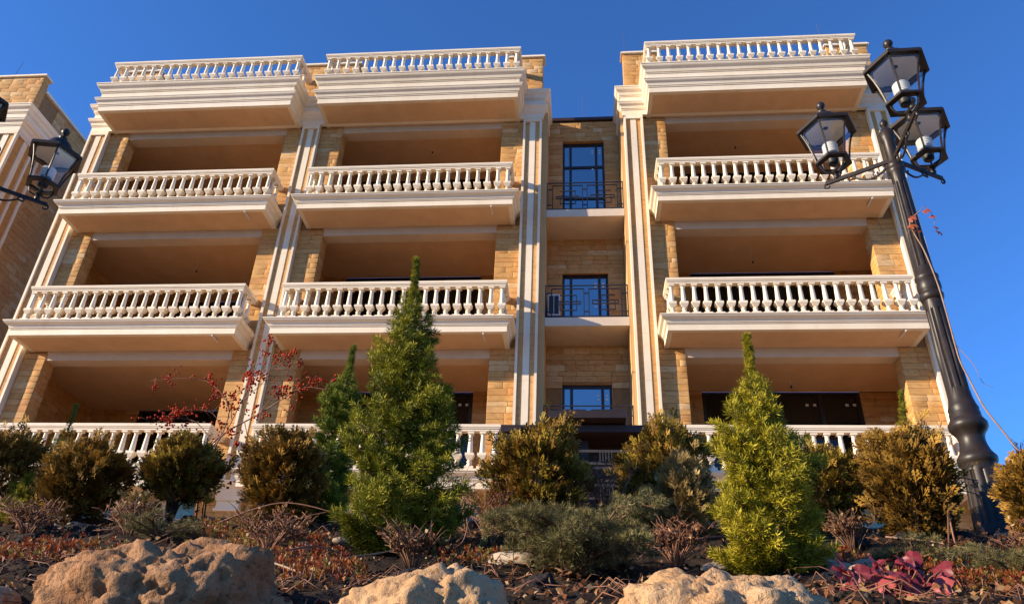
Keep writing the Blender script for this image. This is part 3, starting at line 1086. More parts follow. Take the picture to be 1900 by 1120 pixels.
        g.lathe((cx, cy, zl), [(.155, .425), (.150, .432), (.110, .455), (.060, .468), (.020, .472)], 18, cap=False)
        link('reflector', mesh_of('reflector', g, M['white_plastic'], True), lo)
        for i in range(6):
            g = MB()
            vs_ = []
            for (r, z) in prof:
                h = hexp(r, z)
                vs_ += [h[i], h[(i + 1) % 6]]
            g.add(vs_, [(2 * q, 2 * q + 1, 2 * q + 3, 2 * q + 2) for q in range(len(prof) - 1)])
            go = link('glass_pane', mesh_of('glass_pane', g, M['clear'], True), lo)
        g = MB()
        pr = [(.030, .20)]
        for i in range(6):
            z = .205 + i * .016
            pr += [(.052, z), (.056, z + .005), (.052, z + .011), (.044, z + .014)]
        pr += [(.030, .302)]
        g.lathe((cx, cy, zl), pr, 18)
        link('bulb', mesh_of('bulb', g, M['bulb'], True, 50), lo)
        g = MB()
        g.lathe((cx, cy, zl), [(.020, .10), (.036, .115), (.040, .15), (.044, .17), (.044, .20), (.030, .21)], 16)
        link('socket', mesh_of('socket', g, M['dark_plastic'], True, 40), lo)
    return L
street_lamp((2.80, -10.36, 1.0), R(28), 'tall black lamp post with three glass lanterns rising beside the right balconies')
street_lamp((-4.105, -10.376, 1.0), R(40), 'black lamp post at the left edge of which only a lantern arm reaches into view')

# ------------------------------------------------------------------ foliage
def frames(D, roll):
    D = D / np.linalg.norm(D, axis=1, keepdims=True)
    ref = np.where(np.abs(D[:, 2:3]) < 0.9, np.array([[0, 0, 1.0]]), np.array([[1.0, 0, 0]]))
    U = np.cross(ref, D)
    U /= np.linalg.norm(U, axis=1, keepdims=True)
    W = np.cross(D, U)
    c, s = np.cos(roll)[:, None], np.sin(roll)[:, None]
    return U * c + W * s, -U * s + W * c, D

def scatter(name, tpl_v, tpl_f, P, D, S, tint, mat, tpl_t=None, roll=None):
    n, m = len(P), len(tpl_v)
    roll = nrng.uniform(0, 6.28, n) if roll is None else roll
    U, W, A = frames(D, roll)
    V = (P[:, None, :] + S[:, None, None] * (tpl_v[None, :, 0:1] * U[:, None, :] + tpl_v[None, :, 1:2] * W[:, None, :] + tpl_v[None, :, 2:3] * A[:, None, :])).reshape(-1, 3)
    F = (tpl_f[None] + (np.arange(n) * m)[:, None, None]).reshape(-1, tpl_f.shape[1])
    tt = np.repeat(tint, m)
    if tpl_t is not None:
        tt = np.clip(tt + np.tile(tpl_t, n), 0, 1)
    return np_mesh(name, V, F, mat, tt)

def needle_tuft(n=18, ln=1.0, wd=.085, stem=.8, seed=1):
    r = random.Random(seed)
    v, f, t = [], [], []
    for i in range(n):
        az = i * 2.39996 + r.uniform(-.3, .3)
        s0 = stem * (i / n)
        tilt = R(68 - 42 * i / n) + r.uniform(-.15, .15)
        l = ln * r.uniform(.75, 1.1) * (1 - .25 * i / n)
        d = Vector((math.sin(tilt) * math.cos(az), math.sin(tilt) * math.sin(az), math.cos(tilt)))
        side = d.cross(Vector((r.uniform(-1, 1), r.uniform(-1, 1), r.uniform(-1, 1)))).normalized() * wd / 2
        b = Vector((0, 0, s0))
        o = len(v)
        v += [b, b + d * l * .45 + side, b + d * l, b + d * l * .45 - side]
        f.append((o, o + 1, o + 2, o + 3))
        t += [-.15, 0, .18, 0]
    return np.array([tuple(p) for p in v]), np.array(f), np.array(t)

def spray(seed=1, n=6):
    """flat fan of scale foliage, forked; unit length"""
    r = random.Random(seed)
    v, f, t = [], [], []
    def blade(p, d, l, w, tt):
        d = d.normalized()
        s_ = d.cross(Vector((0, 1, 0))).normalized() * w
        bend = Vector((r.uniform(-.10, .10), r.uniform(-.22, .22), 0)) * l
        o = len(v)
        v.extend([p, p + d * l * .5 + s_ + bend, p + d * l + bend * 1.5, p + d * l * .5 - s_ + bend])
        f.append((o, o + 1, o + 2, o + 3))
        t.extend([tt - .12, tt, tt + .15, tt])
    blade(Vector((0, 0, 0)), Vector((0, 0, 1)), 1.0, .06, 0)
    for i in range(n):
        h = .15 + .7 * i / n
        sd = 1 if i % 2 else -1
        a = R(r.uniform(28, 50)) * sd
        l = (.62 - .42 * i / n) * r.uniform(.8, 1.15)
        d = Vector((math.sin(a), r.uniform(-.2, .2), math.cos(a)))
        p = Vector((0, 0, h))
        blade(p, d, l, .05, .02)
        q = p + d.normalized() * l * .45
        d2 = Vector((math.sin(a * .2), r.uniform(-.2, .2), math.cos(a * .2)))
        blade(q, d2, l * .5, .042, .06)
        d3 = Vector((math.sin(a * 1.7), r.uniform(-.2, .2), math.cos(a * 1.7)))
        blade(q, d3, l * .42, .04, .06)
    return np.array([tuple(p) for p in v]), np.array(f), np.array(t)

TUFT = needle_tuft(15, 1.0, .105, .7)
TUFT_L = needle_tuft(20, 1.0, .085, 1.0, 5)
SPRAY = spray(3)
SPRAY2 = spray(9, 5)

def tints(n, lo=.1, hi=.9, z=None):
    return np.clip(nrng.normal((lo + hi) / 2, (hi - lo) / 3.2, n), 0, 1)

def conifer(name, base, prof, label, mat, nbr, spacing, size, cat='conifer', group=None, tuft=None, rise=0.35, lean=(0, 0), leader=True, lump=.28):
    """prof: [(height, radius)] from the ground up"""
    root = thing(name, base, label, cat, group)
    hs, rs = [p[0] for p in prof], [p[1] for p in prof]
    Ht = hs[-1]
    s = MB()
    s.tube([(lean[0] * t, lean[1] * t, Ht * .97 * t - .06) for t in np.linspace(0, 1, 8)], .012 + .010 * Ht, .003, 7)
    P, D, S, TI = [], [], [], []
    for i in range(nbr):
        h = (i + rng.random()) / nbr
        h = h ** 1.12 * Ht * .985
        az = i * 2.39996 + rng.uniform(-.4, .4)
        if noise.noise(Vector((math.cos(az) * 1.6, math.sin(az) * 1.6, h * 6.0)) + Vector((base[0] * 5, 3.3, 9))) < -.30 and h < Ht * .8:
            continue
        n0 = noise.noise(Vector((math.cos(az) * 1.3, math.sin(az) * 1.3, h * 4.2)) + Vector((base[0] * 3, 7.1, 0)))
        L = (float(np.interp(h, hs, rs)) - size * .7) * (1 + lump * n0 * 2.6 + rng.uniform(-.24, .10))
        L = max(L, .006)
        up = rise + rng.uniform(-.12, .2) + (0.9 if h > Ht * .8 else 0)
        o = Vector((lean[0] * h / Ht, lean[1] * h / Ht, max(.02, h - L * up * .55)))
        hd = Vector((math.cos(az), math.sin(az), 0))
        sd = Vector((-math.sin(az), math.cos(az), 0))
        k = max(2, int(L / spacing))
        br = [o + hd * L * t + Vector((0, 0, up * L * t * t)) for t in (0, .35, .7, 1)]
        if L > .06:
            s.tube(br, .0045, .0015, 4)
        tb = rng.uniform(-.18, .18)
        for j in range(k + 1):
            t = .30 + .70 * j / k
            p = o + hd * L * t + Vector((0, 0, up * L * t * t))
            wd_ = L * .30 * (1.15 - t)
            for q in range(3 if t < .97 else 2):
                off = sd * rng.uniform(-1, 1) * (wd_ + .012) + Vector((0, 0, rng.uniform(-.6, 1) * (wd_ * .45 + .008)))
                d = hd * (1.0) + Vector((0, 0, up * 2 * t)) + sd * (off.dot(sd) / (wd_ + .03)) * .8 + Vector((rng.uniform(-.45, .45), rng.uniform(-.45, .45), rng.uniform(-.25, .5)))
                P.append(p + off); D.append(d); S.append(size * rng.uniform(.75, 1.2) * min(1, .45 + L * 6))
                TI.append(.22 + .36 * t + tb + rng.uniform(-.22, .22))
    if leader:
        for j in range(int(26 + Ht * 14)):
            h = Ht * (1 - .17 * rng.random() ** 1.3)
            az = rng.uniform(0, 6.28)
            P.append(Vector((lean[0] * h / Ht, lean[1] * h / Ht, h - size * 1.2)))
            D.append(Vector((math.cos(az) * .35, math.sin(az) * .35, 1)))
            S.append(size * rng.uniform(.45, .65)); TI.append(rng.uniform(.3, .7))
    part('trunk', s, M['bark'], root, True, world=False)
    tp = tuft or TUFT
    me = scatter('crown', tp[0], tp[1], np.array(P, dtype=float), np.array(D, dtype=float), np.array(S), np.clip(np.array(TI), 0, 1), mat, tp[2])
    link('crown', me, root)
    return root

def globe(base, cz, rx, rz, label, mat, n, size, tip=(0, 0), cat='shrub', group='brown clipped thujas along the bed', name='thuja_shrub', mat2=None, dead=0.0, low=1.0):
    """upright-sprayed rounded shrub; cz = height of its centre above the base"""
    root = thing(name, base, label, cat, group)
    s = MB()
    nb = 16
    off = Vector((base[0] * 2.1, base[1], 3))
    for i in range(nb):
        az = i * 2.39996
        el = rng.uniform(.1, 1.2)
        e = Vector((math.cos(az) * math.cos(el) * rx * .85, math.sin(az) * math.cos(el) * rx * .85, cz + math.sin(el) * rz * .85 - rz * .25))
        s.tube([(0, 0, -.05), Vector((e.x * .25, e.y * .25, e.z * .45)), e], .009, .002, 5)
    part('trunk', s, M['bark'], root, True, world=False)
    P, D, S, TI = [], [], [], []
    i = 0
    while len(P) < n:
        i += 1
        d = Vector((rng.gauss(0, 1), rng.gauss(0, 1), rng.gauss(0, 1))).normalized()
        lob = .97 + .46 * noise.noise(d * 1.9 + off) + .32 * noise.noise(d * 4.6 + off) + .14 * noise.noise(d * 11 + off)
        dens = noise.noise(d * 3.4 + off * 1.7)
        if dens < -.26 and rng.random() < .75:
            continue
        f = rng.random() ** .42
        rr = (.42 + .58 * f) * lob
        if rng.random() < .08:
            rr *= rng.uniform(1.05, 1.32)
        zz = d.z * rz
        if d.z < 0:
            zz *= low
        p = Vector((d.x * rx * rr, d.y * rx * rr, cz + zz * rr))
        if p.z < .01:
            continue
        dd = Vector((d.x, d.y, d.z * .5)) + Vector((0, 0, .75)) + Vector((rng.uniform(-.5, .5), rng.uniform(-.5, .5), rng.uniform(-.3, .5)))
        P.append(p); D.append(dd); S.append(size * rng.uniform(.6, 1.25))
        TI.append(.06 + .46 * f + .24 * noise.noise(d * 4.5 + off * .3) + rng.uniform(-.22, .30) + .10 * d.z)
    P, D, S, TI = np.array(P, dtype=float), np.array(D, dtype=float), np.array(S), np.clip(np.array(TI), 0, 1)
    h = len(P) // 2
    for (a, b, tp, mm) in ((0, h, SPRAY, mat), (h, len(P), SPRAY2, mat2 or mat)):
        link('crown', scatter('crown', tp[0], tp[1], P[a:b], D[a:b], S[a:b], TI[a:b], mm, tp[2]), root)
    return root

def gz(x, y):
    return T(x, y) - .01

# spruces
bx, by = -.225, -11.483
conifer('spruce_tree', (bx, by, gz(bx, by)), [(0, 0.18), (0.06, 0.234), (0.16, 0.27), (0.28, 0.284), (0.4, 0.27), (0.52, 0.222), (0.62, 0.206), (0.7, 0.18), (0.78, 0.164), (0.88, 0.171), (0.97, 0.159), (1.04, 0.126), (1.12, 0.105), (1.19, 0.084), (1.24, 0.072), (1.28, 0.047), (1.34, 0.027), (1.53, 0.017)],
        'tall bushy green spruce, the largest plant, in front of the middle balconies', M['spruce_green'], 380, .022, .037, lean=(-.045, 0), group='spruces in the bed')
bx, by = 1.232, -11.983
conifer('spruce_tree', (bx, by, gz(bx, by)), [(0, .15), (.06, .20), (.15, .205), (.25, .185), (.38, .165), (.50, .145), (.58, .115), (.66, .090), (.71, .065), (.75, .042), (.79, .028), (.95, .018)],
        'yellow green spruce with a thin leader, in front of the right balconies', M['spruce_gold'], 300, .018, .032, tuft=TUFT, lean=(.0, 0), group='spruces in the bed')
bx, by = -1.11, -9.983
conifer('spruce_tree', (bx, by, gz(bx, by)), [(0, .19), (.2, .20), (.45, .185), (.7, .155), (.85, .12), (.95, .08), (1.05, .048), (1.27, .018)],
        'slender green spruce standing just left of the tall bushy spruce', M['spruce_blue'], 260, .020, .038, lean=(.08, 0), group='spruces in the bed')
bx, by = -2.96, -9.983
conifer('spruce_tree', (bx, by, gz(bx, by)), [(0, .14), (.2, .135), (.42, .10), (.56, .065), (.66, .03), (.82, .016)],
        'small dark spruce whose tip shows between the two leftmost brown shrubs', M['spruce_blue'], 110, .022, .028, group='spruces in the bed')
bx, by = 2.60, -9.883
conifer('spruce_tree', (bx, by, gz(bx, by)), [(0, .22), (.2, .22), (.40, .16), (.56, .10), (.70, .05), (.94, .016)],
        'light green spruce half hidden between the rightmost round shrub and the lamp post', M['spruce_green'], 140, .022, .030, lean=(.08, 0), group='spruces in the bed')
bx, by = -2.72, -10.483
conifer('golden_conifer', (bx, by, gz(bx, by)), [(0, .10), (.08, .13), (.18, .115), (.26, .06), (.32, .02)],
        'low yellow green conifer at the foot of the leftmost brown shrubs', M['spruce_gold'], 90, .02, .03, cat='conifer', leader=False)
bx, by = .82, -10.783
conifer('dwarf_pine', (bx, by, gz(bx, by)), [(0, .06), (.06, .085), (.14, .06), (.20, .015)],
        'tiny bright green pine in the gap between the two middle brown shrubs', M['spruce_green'], 46, .02, .036, leader=False)
# thujas
for (x, y, cz, rx, rz, lb, mm, m2, n) in (
    (-3.02, -10.383, .34, .25, .30, 'dark brown thuja cut by the left edge of the picture', 'thuja', 'thuja', 1500),
    (-2.307, -10.583, .31, .235, .25, 'broad dark brown thuja, second from the left edge', 'thuja', 'thuja_rust', 1900),
    (-1.795, -10.483, .345, .225, .25, 'olive brown thuja on a leggy base left of the red berry branches', 'thuja', 'thuja_olive', 1700),
    (-1.119, -10.583, .34, .235, .28, 'brown thuja between the red berry branches and the slender spruce', 'thuja', 'thuja_rust', 2000),
    (.332, -10.783, .32, .275, .33, 'tall golden brown thuja left of the dark entrance', 'thuja_olive', 'thuja', 2300),
    (1.044, -10.483, .32, .255, .29, 'olive green thuja right of the dark entrance', 'thuja_olive', 'thuja', 1900),
    (1.859, -10.583, .28, .195, .235, 'brown thuja just right of the yellow green spruce', 'thuja', 'thuja_olive', 1500),
    (2.223, -10.783, .32, .225, .29, 'copper brown thuja left of the lamp post foot', 'thuja_rust', 'thuja', 1900),
    (2.62, -11.15, .24, .15, .23, 'rust orange thuja cut by the right edge beside the lamp post', 'thuja_rust', 'thuja_rust', 1500)):
    globe((x, y, gz(x, y)), cz - .03, rx - .045, rz - .06, lb, M[mm], int(n * .95), .080, mat2=M[m2], low=1.0 if 'leggy' in lb else 1.42)
x, y = 1.05, -11.083
globe((x, y, gz(x, y)), .17, .13, .20, 'dusty grey brown juniper clump at the foot of the olive thuja', M['dusty'], 900, .06, cat='shrub', group='junipers', name='juniper_shrub')
x, y = -1.80, -10.80
globe((x, y, gz(x, y)), .08, .10, .08, 'grey green juniper clump under the leggy olive brown thuja', M['dusty'], 420, .045, cat='shrub', group='junipers', name='juniper_shrub')

# spreading junipers
def juniper(base, label, reach, nbr, size, up=.35):
    root = thing('juniper_shrub', base, label, 'juniper', 'junipers')
    s = MB()
    P, D, S, TI = [], [], [], []
    for i in range(nbr):
        az = i * 2.39996 + rng.uniform(-.3, .3)
        L = reach * rng.uniform(.55, 1.1)
        u = up * rng.uniform(.4, 1.9)
        hd, sd = Vector((math.cos(az), math.sin(az), 0)), Vector((-math.sin(az), math.cos(az), 0))
        pt = lambda t: hd * L * t + Vector((0, 0, L * u * math.sin(t * 2.1) + .02)) + sd * L * .12 * math.sin(t * 3 + i)
        s.tube([pt(t) for t in (0, .25, .5, .75, 1)], .006, .0015, 5)
        for j in range(int(L / .0042)):
            t = .22 + .78 * rng.random()
            w = L * .34 * (1.15 - t)
            off = sd * rng.uniform(-1, 1) * w + Vector((0, 0, rng.uniform(-.4, .8) * w))
            P.append(pt(t) + off)
            D.append(hd + sd * off.dot(sd) / (w + .01) * .9 + Vector((rng.uniform(-.3, .3), rng.uniform(-.3, .3), rng.uniform(0, .6))))
            S.append(size * rng.uniform(.7, 1.25)); TI.append(rng.uniform(.1, .6) + .3 * t)
    part('stem', s, M['twig'], root, True, world=False)
    tp = TUFT_L
    link('crown', scatter('crown', tp[0], tp[1], np.array(P, dtype=float), np.array(D, dtype=float), np.array(S), np.clip(np.array(TI), 0, 1), M['juniper'], tp[2]), root)
juniper((.55, -12.15, gz(.55, -12.15)), 'spreading blue grey juniper low in the centre foreground', .29, 44, .022, .46)
juniper((-1.33, -11.383, gz(-1.33, -11.383)), 'low grey green juniper behind the largest brown boulder', .20, 18, .017, .22)
juniper((1.70, -11.95, gz(1.7, -11.95)), 'small bluish juniper sprig behind the purple leaved plant', .15, 16, .018, .4)
juniper((1.93, -12.15, gz(1.93, -12.15)), 'grey green juniper mat in the lower right corner', .20, 18, .018, .3)

# barberry twigs
def twiggy(name, base, label, n, h, spread, mat, leafmat=None, nl=0, cat='shrub', ls=.012):
    root = thing(name, base, label, cat)
    s = MB()
    tips = []
    for i in range(n):
        az = rng.uniform(0, 6.28)
        r_ = spread * rng.uniform(.2, 1)
        hh = h * rng.uniform(.5, 1.05)
        e = Vector((math.cos(az) * r_, math.sin(az) * r_, hh))
        m_ = e * .5 + Vector((rng.uniform(-.03, .03), rng.uniform(-.03, .03), .03))
        s.tube([(0, 0, -.03), m_ * .5, m_, e], .0035, .0012, 4)
        for k in range(4):
            t = rng.uniform(.4, .95)
            b = m_.lerp(e, (t - .4) / .6)
            q = b + Vector((rng.uniform(-.06, .06), rng.uniform(-.06, .06), rng.uniform(.01, .07)))
            s.tube([b, (b + q) / 2 + Vector((0, 0, .008)), q], .002, .001, 3)
            tips.append((b, q))
    part('stem', s, mat, root, True, world=False)
    if nl:
        P = [a.lerp(b, rng.random()) for a, b in (rng.choice(tips) for _ in range(nl))]
        D = [Vector((rng.uniform(-1, 1), rng.uniform(-1, 1), rng.uniform(-.3, 1))) for _ in range(nl)]
        lv = np.array([(0, 0, 0), (.4, .1, .5), (0, .15, 1), (-.4, .1, .5)], dtype=float)
        link('crown', scatter('crown', lv, np.array([(0, 1, 2, 3)]), np.array(P, dtype=float), np.array(D, dtype=float), np.full(nl, ls), nrng.uniform(0, 1, nl), leafmat), root)
    return root
twiggy('barberry_shrub', (.72, -10.70, gz(.72, -10.7)), 'leafless reddish barberry twigs between the two middle thujas', 42, .38, .22, M['red_twig'], M['red_leaf'], 260)
twiggy('barberry_shrub', (.12, -11.0, gz(.12, -11.0)), 'dry reddish twigs below the golden brown thuja', 26, .26, .16, M['red_twig'], M['red_leaf'], 120)
twiggy('barberry_shrub', (-.05, -10.6, gz(-.05, -10.6)), 'thin dry stems with few leaves right of the tall bushy spruce', 14, .30, .12, M['dead'], M['sedum'], 60)

for (x, y, lb, n_, h_, sp, mm, lm, nl) in (
    (-1.55, -11.25, 'rusty dry perennial stalks behind the red stemmed sedum at the left', 34, .15, .17, 'red_twig', 'litter', 220),
    (-.70, -11.65, 'rusty dry perennial tangle behind the gap between the two left boulders', 40, .16, .18, 'red_twig', 'litter', 260),
    (.02, -12.20, 'brown dry stalks just behind the smooth pale boulder', 30, .12, .15, 'twig', 'litter', 170),
    (.92, -11.75, 'rust brown dry stalks left of the yellow green spruce foot', 34, .15, .16, 'red_twig', 'litter', 220),
    (1.72, -11.30, 'dry brown stalks under the brown thuja right of the yellow green spruce', 30, .16, .16, 'twig', 'litter', 200),
    (2.15, -11.85, 'tangled orange brown stalks at the right edge below the lamp post', 44, .17, .20, 'red_twig', 'litter', 320),
    (-2.05, -11.25, 'low rusty stalks in the lower left corner behind the pale boulder', 34, .14, .18, 'red_twig', 'litter', 220)):
    twiggy('dry_perennial', (x, y, gz(x, y)), lb, n_, h_, sp, M[mm], M[lm], nl, cat='dry plant', ls=.018)

# red berry branches
RB = thing('berry_bush', (-1.60, -10.283, gz(-1.6, -10.283)), 'bare branches hung with red berry clusters in front of the left balconies', 'bush')
s = MB()
def bez(pts, n=14):
    out = []
    P = [Vector(p) for p in pts]
    for i in range(len(P) - 1):
        p0, p1, p2, p3 = P[max(i - 1, 0)], P[i], P[i + 1], P[min(i + 2, len(P) - 1)]
        for k in range(n):
            t = k / n
            out.append(.5 * ((2 * p1) + (p2 - p0) * t + (2 * p0 - 5 * p1 + 4 * p2 - p3) * t * t + (3 * p1 - p0 - 3 * p2 + p3) * t ** 3))
    out.append(P[-1])
    return out
YB = -10.283
bo = Vector((-1.60, YB, gz(-1.6, YB)))
branches = [
    ([(-1.80, -10.15, 1.05), (-1.79, -10.25, 1.40), (-1.745, YB, 1.535), (-1.644, YB, 1.633), (-1.487, YB, 1.732), (-1.325, YB - .05, 1.818), (-1.194, YB - .08, 1.882), (-1.028, YB - .1, 1.856)], .0075, .002),
    ([(-1.76, -10.15, 1.05), (-1.75, YB, 1.45), (-1.702, YB, 1.578), (-1.687, YB, 1.743), (-1.749, YB, 1.856), (-1.884, YB, 1.96), (-2.057, YB, 1.984), (-2.278, YB, 1.969)], .005, .0015),
    ([(-1.75, -10.15, 1.05), (-1.72, YB, 1.5), (-1.675, YB, 1.614), (-1.627, YB, 1.799), (-1.588, YB, 1.952), (-1.566, YB, 2.109), (-1.501, YB, 2.251)], .005, .0012),
    ([(-1.66, YB, 1.70), (-1.70, YB + .05, 1.85), (-1.63, YB + .08, 1.98), (-1.60, YB + .1, 2.05)], .003, .001),
    ([(-1.62, YB, 1.82), (-1.50, YB - .04, 1.92), (-1.40, YB - .05, 2.05), (-1.33, YB - .05, 2.10)], .003, .001),
    ([(-1.487, YB, 1.732), (-1.42, YB, 1.84), (-1.30, YB, 1.93), (-1.20, YB, 2.0)], .003, .001),
    ([(-1.75, YB, 1.55), (-1.90, YB, 1.68), (-2.06, YB, 1.70), (-2.20, YB, 1.66)], .003, .001),
    ([(-1.70, YB, 1.60), (-1.80, YB, 1.74), (-1.98, YB, 1.76), (-2.12, YB, 1.70)], .0028, .001),
    ([(-1.57, YB, 1.68), (-1.52, YB, 1.55), (-1.50, YB, 1.42), (-1.53, YB, 1.30)], .003, .001)]
allp = []
for pts, r0, r1 in branches:
    q = bez(pts)
    s.tube(q, r0, r1, 5)
    allp.append(q[len(q) // 3:])
P, TI = [], []
icov = None
for q in allp:
    for _ in range(8 + len(q) // 4):
        b = rng.choice(q)
        e = b + Vector((rng.uniform(-.075, .075), rng.uniform(-.05, .05), rng.uniform(-.05, .075)))
        s.tube([b, (b + e) / 2 + Vector((0, 0, .008)), e], .0014, .0009, 3)
        for k in range(rng.choice((2, 4, 6, 9))):
            P.append(e + Vector((rng.gauss(0, .013), rng.gauss(0, .012), rng.gauss(-.008, .013))))
            TI.append(rng.random())
part('stem', s, M['red_twig'], RB, True)
bm_ = MB()
bm_.lathe((0, 0, 0), [(.05, -1), (.72, -.7), (1, 0), (.72, .7), (.05, 1)], 7)
tri = []
for f in bm_.f:
    for i in range(1, len(f) - 1):
        tri.append((f[0], f[i], f[i + 1]))
me = scatter('berries', np.array(bm_.v), np.array(tri), np.array(P, dtype=float), nrng.normal(size=(len(P), 3)), nrng.uniform(.0050, .0088, len(P)), np.array(TI), M['berry'])
o = link('berries', me, RB, -WOFF[RB.name])
o['kind'] = 'stuff'

# ------------------------------------------------------------------ boulders, pebbles, lava rocks
import bmesh
def ico(sub):
    b = bmesh.new()
    bmesh.ops.create_icosphere(b, subdivisions=sub, radius=1)
    V = [v.co.copy() for v in b.verts]
    F = [tuple(v.index for v in f.verts) for f in b.faces]
    b.free()
    return V, np.array(F)
ICO6, ICO4, ICO3 = ico(6), ico(4), ico(3)
def boulder(loc, r, seed, label, mat, pits, ridge=0.0, rot=0.0):
    o3 = Vector((seed * 3.7, seed * 1.3, seed))
    out = []
    for v in ICO6[0]:
        d = v.normalized()
        k = 1 + .26 * noise.noise(d * 1.4 + o3) + .13 * noise.noise(d * 3.1 + o3) + .055 * noise.noise(d * 7 + o3) + (.030 if pits > .1 else .016) * noise.noise(d * 15 + o3) + (.018 if pits > .1 else .011) * noise.noise(d * 34 + o3) + .010 * noise.noise(d * 70 + o3)
        w = noise.voronoi(d * 3.3 + o3 * 1.9 + Vector((.3 * noise.noise(d * 5), .3 * noise.noise(d * 5 + o3), 0)))[0]
        e = w[1] - w[0]
        if e < .11:
            k -= .045 * (1 - e / .11)
        k += (.020 if pits > .1 else .011) * (noise.ridged_multi_fractal(d * 6 + o3, 1.0, 2.1, 5, 1.0, 2.0) - 1.2)
        if ridge:
            k += ridge * (abs(noise.noise(d * 2.4 + o3 * 2)) - .3)
        if pits:
            w = noise.voronoi(d * 8 + o3)[0][0]
            if w < .34 and noise.noise(d * 3 + o3 * .5) > -.15:
                k -= pits * (1 - w / .34) ** .7
            w = noise.voronoi(d * 21 + o3)[0][0]
            if w < .36:
                k -= pits * .42 * (1 - w / .36)
        out.append((d.x * r[0] * k, d.y * r[1] * k, d.z * r[2] * k))
    o = link('boulder', np_mesh('boulder', np.array(out), ICO6[1], mat, smooth=True))
    o.location = loc
    o.rotation_euler = (0, 0, rot)
    tag(o, label, 'boulder', 'limestone boulders along the front of the bed')
boulder((-.325, -13.08, .045), (.30, .24, .225), 1.0, 'large pitted brown limestone boulder at the lower left', M['boulder_brown'], .12, .12)
boulder((.295, -13.18, .005), (.195, .2, .185), 2.0, 'smooth pale boulder at the bottom centre below the tall spruce', M['boulder_pale'], .012, .15)
boulder((.83, -13.12, .035), (.235, .22, .185), 3.0, 'cream boulder with rusty patches below the yellow green spruce', M['boulder_cream'], .034, .17)
boulder((-.77, -13.15, .0), (.20, .2, .17), 4.0, 'pale grey brown boulder cut off at the lower left corner', M['boulder_pale'], .05, .1)
boulder((1.12, -13.0, -.07), (.16, .2, .16), 6.0, 'low dusty boulder at the right end of the cream boulder', M['boulder_cream'], .05, .1)

ANCH = [((-2.35, -10.75), 'under the dark brown thujas at the left edge'), ((-1.5, -10.35), 'by the stone pedestal left of the red berry branches'), ((-.56, -11.5), 'at the left foot of the tall bushy spruce'),
        ((.11, -10.35), 'at the right foot of the tall bushy spruce'), ((.30, -11.85), 'beside the spreading centre juniper'), ((.82, -10.6), 'under the tiny pine by the dark entrance'), ((1.08, -11.7), 'at the left foot of the yellow green spruce'),
        ((1.47, -11.9), 'between the yellow green spruce and the purple leaved plant'), ((2.1, -10.5), 'below the copper brown thuja'), ((2.65, -10.75), 'round the foot of the right lamp post'),
        ((-1.9, -11.2), 'behind the red stemmed sedum at the left'), ((-.46, -12.1), 'among the red sedum between the boulders'), ((.25, -12.45), 'in front of the centre juniper'), ((-1.2, -10.9), 'below the brown thuja left of the slender spruce'), ((1.85, -11.2), 'in the dark hollow left of the lamp post')]
def scr(p):
    d = Vector(p) - CP
    return d.dot(cr) / d.dot(fwd)
def rocks(name, pts, word, cat, group, mat, rough, size):
    cl = {}
    for i, (x, y) in enumerate(pts):
        k = min(range(len(ANCH)), key=lambda j: (ANCH[j][0][0] - x) ** 2 + (ANCH[j][0][1] - y) ** 2)
        cl.setdefault(k, []).append(i)
    for k, ids in cl.items():
        ids.sort(key=lambda i: scr((*pts[i], .7)))
        for r_, i in enumerate(ids):
            x, y = pts[i]
            nth = '' if len(ids) == 1 else ('leftmost ', 'second ', 'third ', 'fourth ', 'fifth ', 'sixth ')[r_] if r_ < len(ids) - 1 else 'rightmost '
            lab = nth + word + ' ' + ANCH[k][1]
            r = size(i)
            V = []
            seed = i * 1.7 + (40 if rough else 1)
            o3 = Vector((seed * 2.7, seed * 5.3, seed))
            base = ICO4 if rough else ICO3
            for v in base[0]:
                d = v.normalized()
                q = 1 + .22 * noise.noise(d * 1.3 + o3)
                if rough:
                    q += .24 * noise.noise(d * 3.2 + o3) + .15 * noise.noise(d * 8 + o3) + .09 * noise.noise(d * 18 + o3)
                V.append((d.x * r[0] * q, d.y * r[1] * q, d.z * r[2] * q))
            o = link(name, np_mesh(name, np.array(V), base[1], mat, smooth=True))
            o.location = (x, y, gz(x, y) + (.010 if rough else .016))
            o.rotation_euler = (rng.uniform(-.25, .25), rng.uniform(-.25, .25), rng.uniform(0, 6))
            tag(o, lab, cat, group)
PEB = [(-2.542, -10.644), (-2.447, -10.709), (-2.201, -10.865), (-2.224, -10.662), (-1.548, -10.266), (-1.60, -10.35), (-1.397, -10.482), (.105, -10.549), (.123, -10.145), (.764, -10.607), (.811, -10.7), (.898, -10.585),
       (1.107, -11.587), (1.054, -11.832), (1.444, -11.85), (1.44, -11.974), (1.455, -12.084), (1.365, -12.254), (1.57, -11.859), (2.106, -10.519), (2.702, -10.582), (2.80, -10.55), (2.465, -11.079), (2.587, -10.804),
       (-.605, -11.518), (-.605, -11.636), (-.463, -11.387), (.125, -11.503), (.315, -11.864), (.398, -11.938), (.267, -11.788), (1.55, -11.55), (1.60, -11.45)]
def psize(i):
    a = .085 if i in (28, 29, 30) else rng.uniform(.035, .065)
    return (a, a * rng.uniform(.6, .9), a * rng.uniform(.35, .5))
rocks('pebble', PEB, 'flat river pebble', 'pebble', 'river pebbles lying on the dark soil', M['pebble'], False, psize)
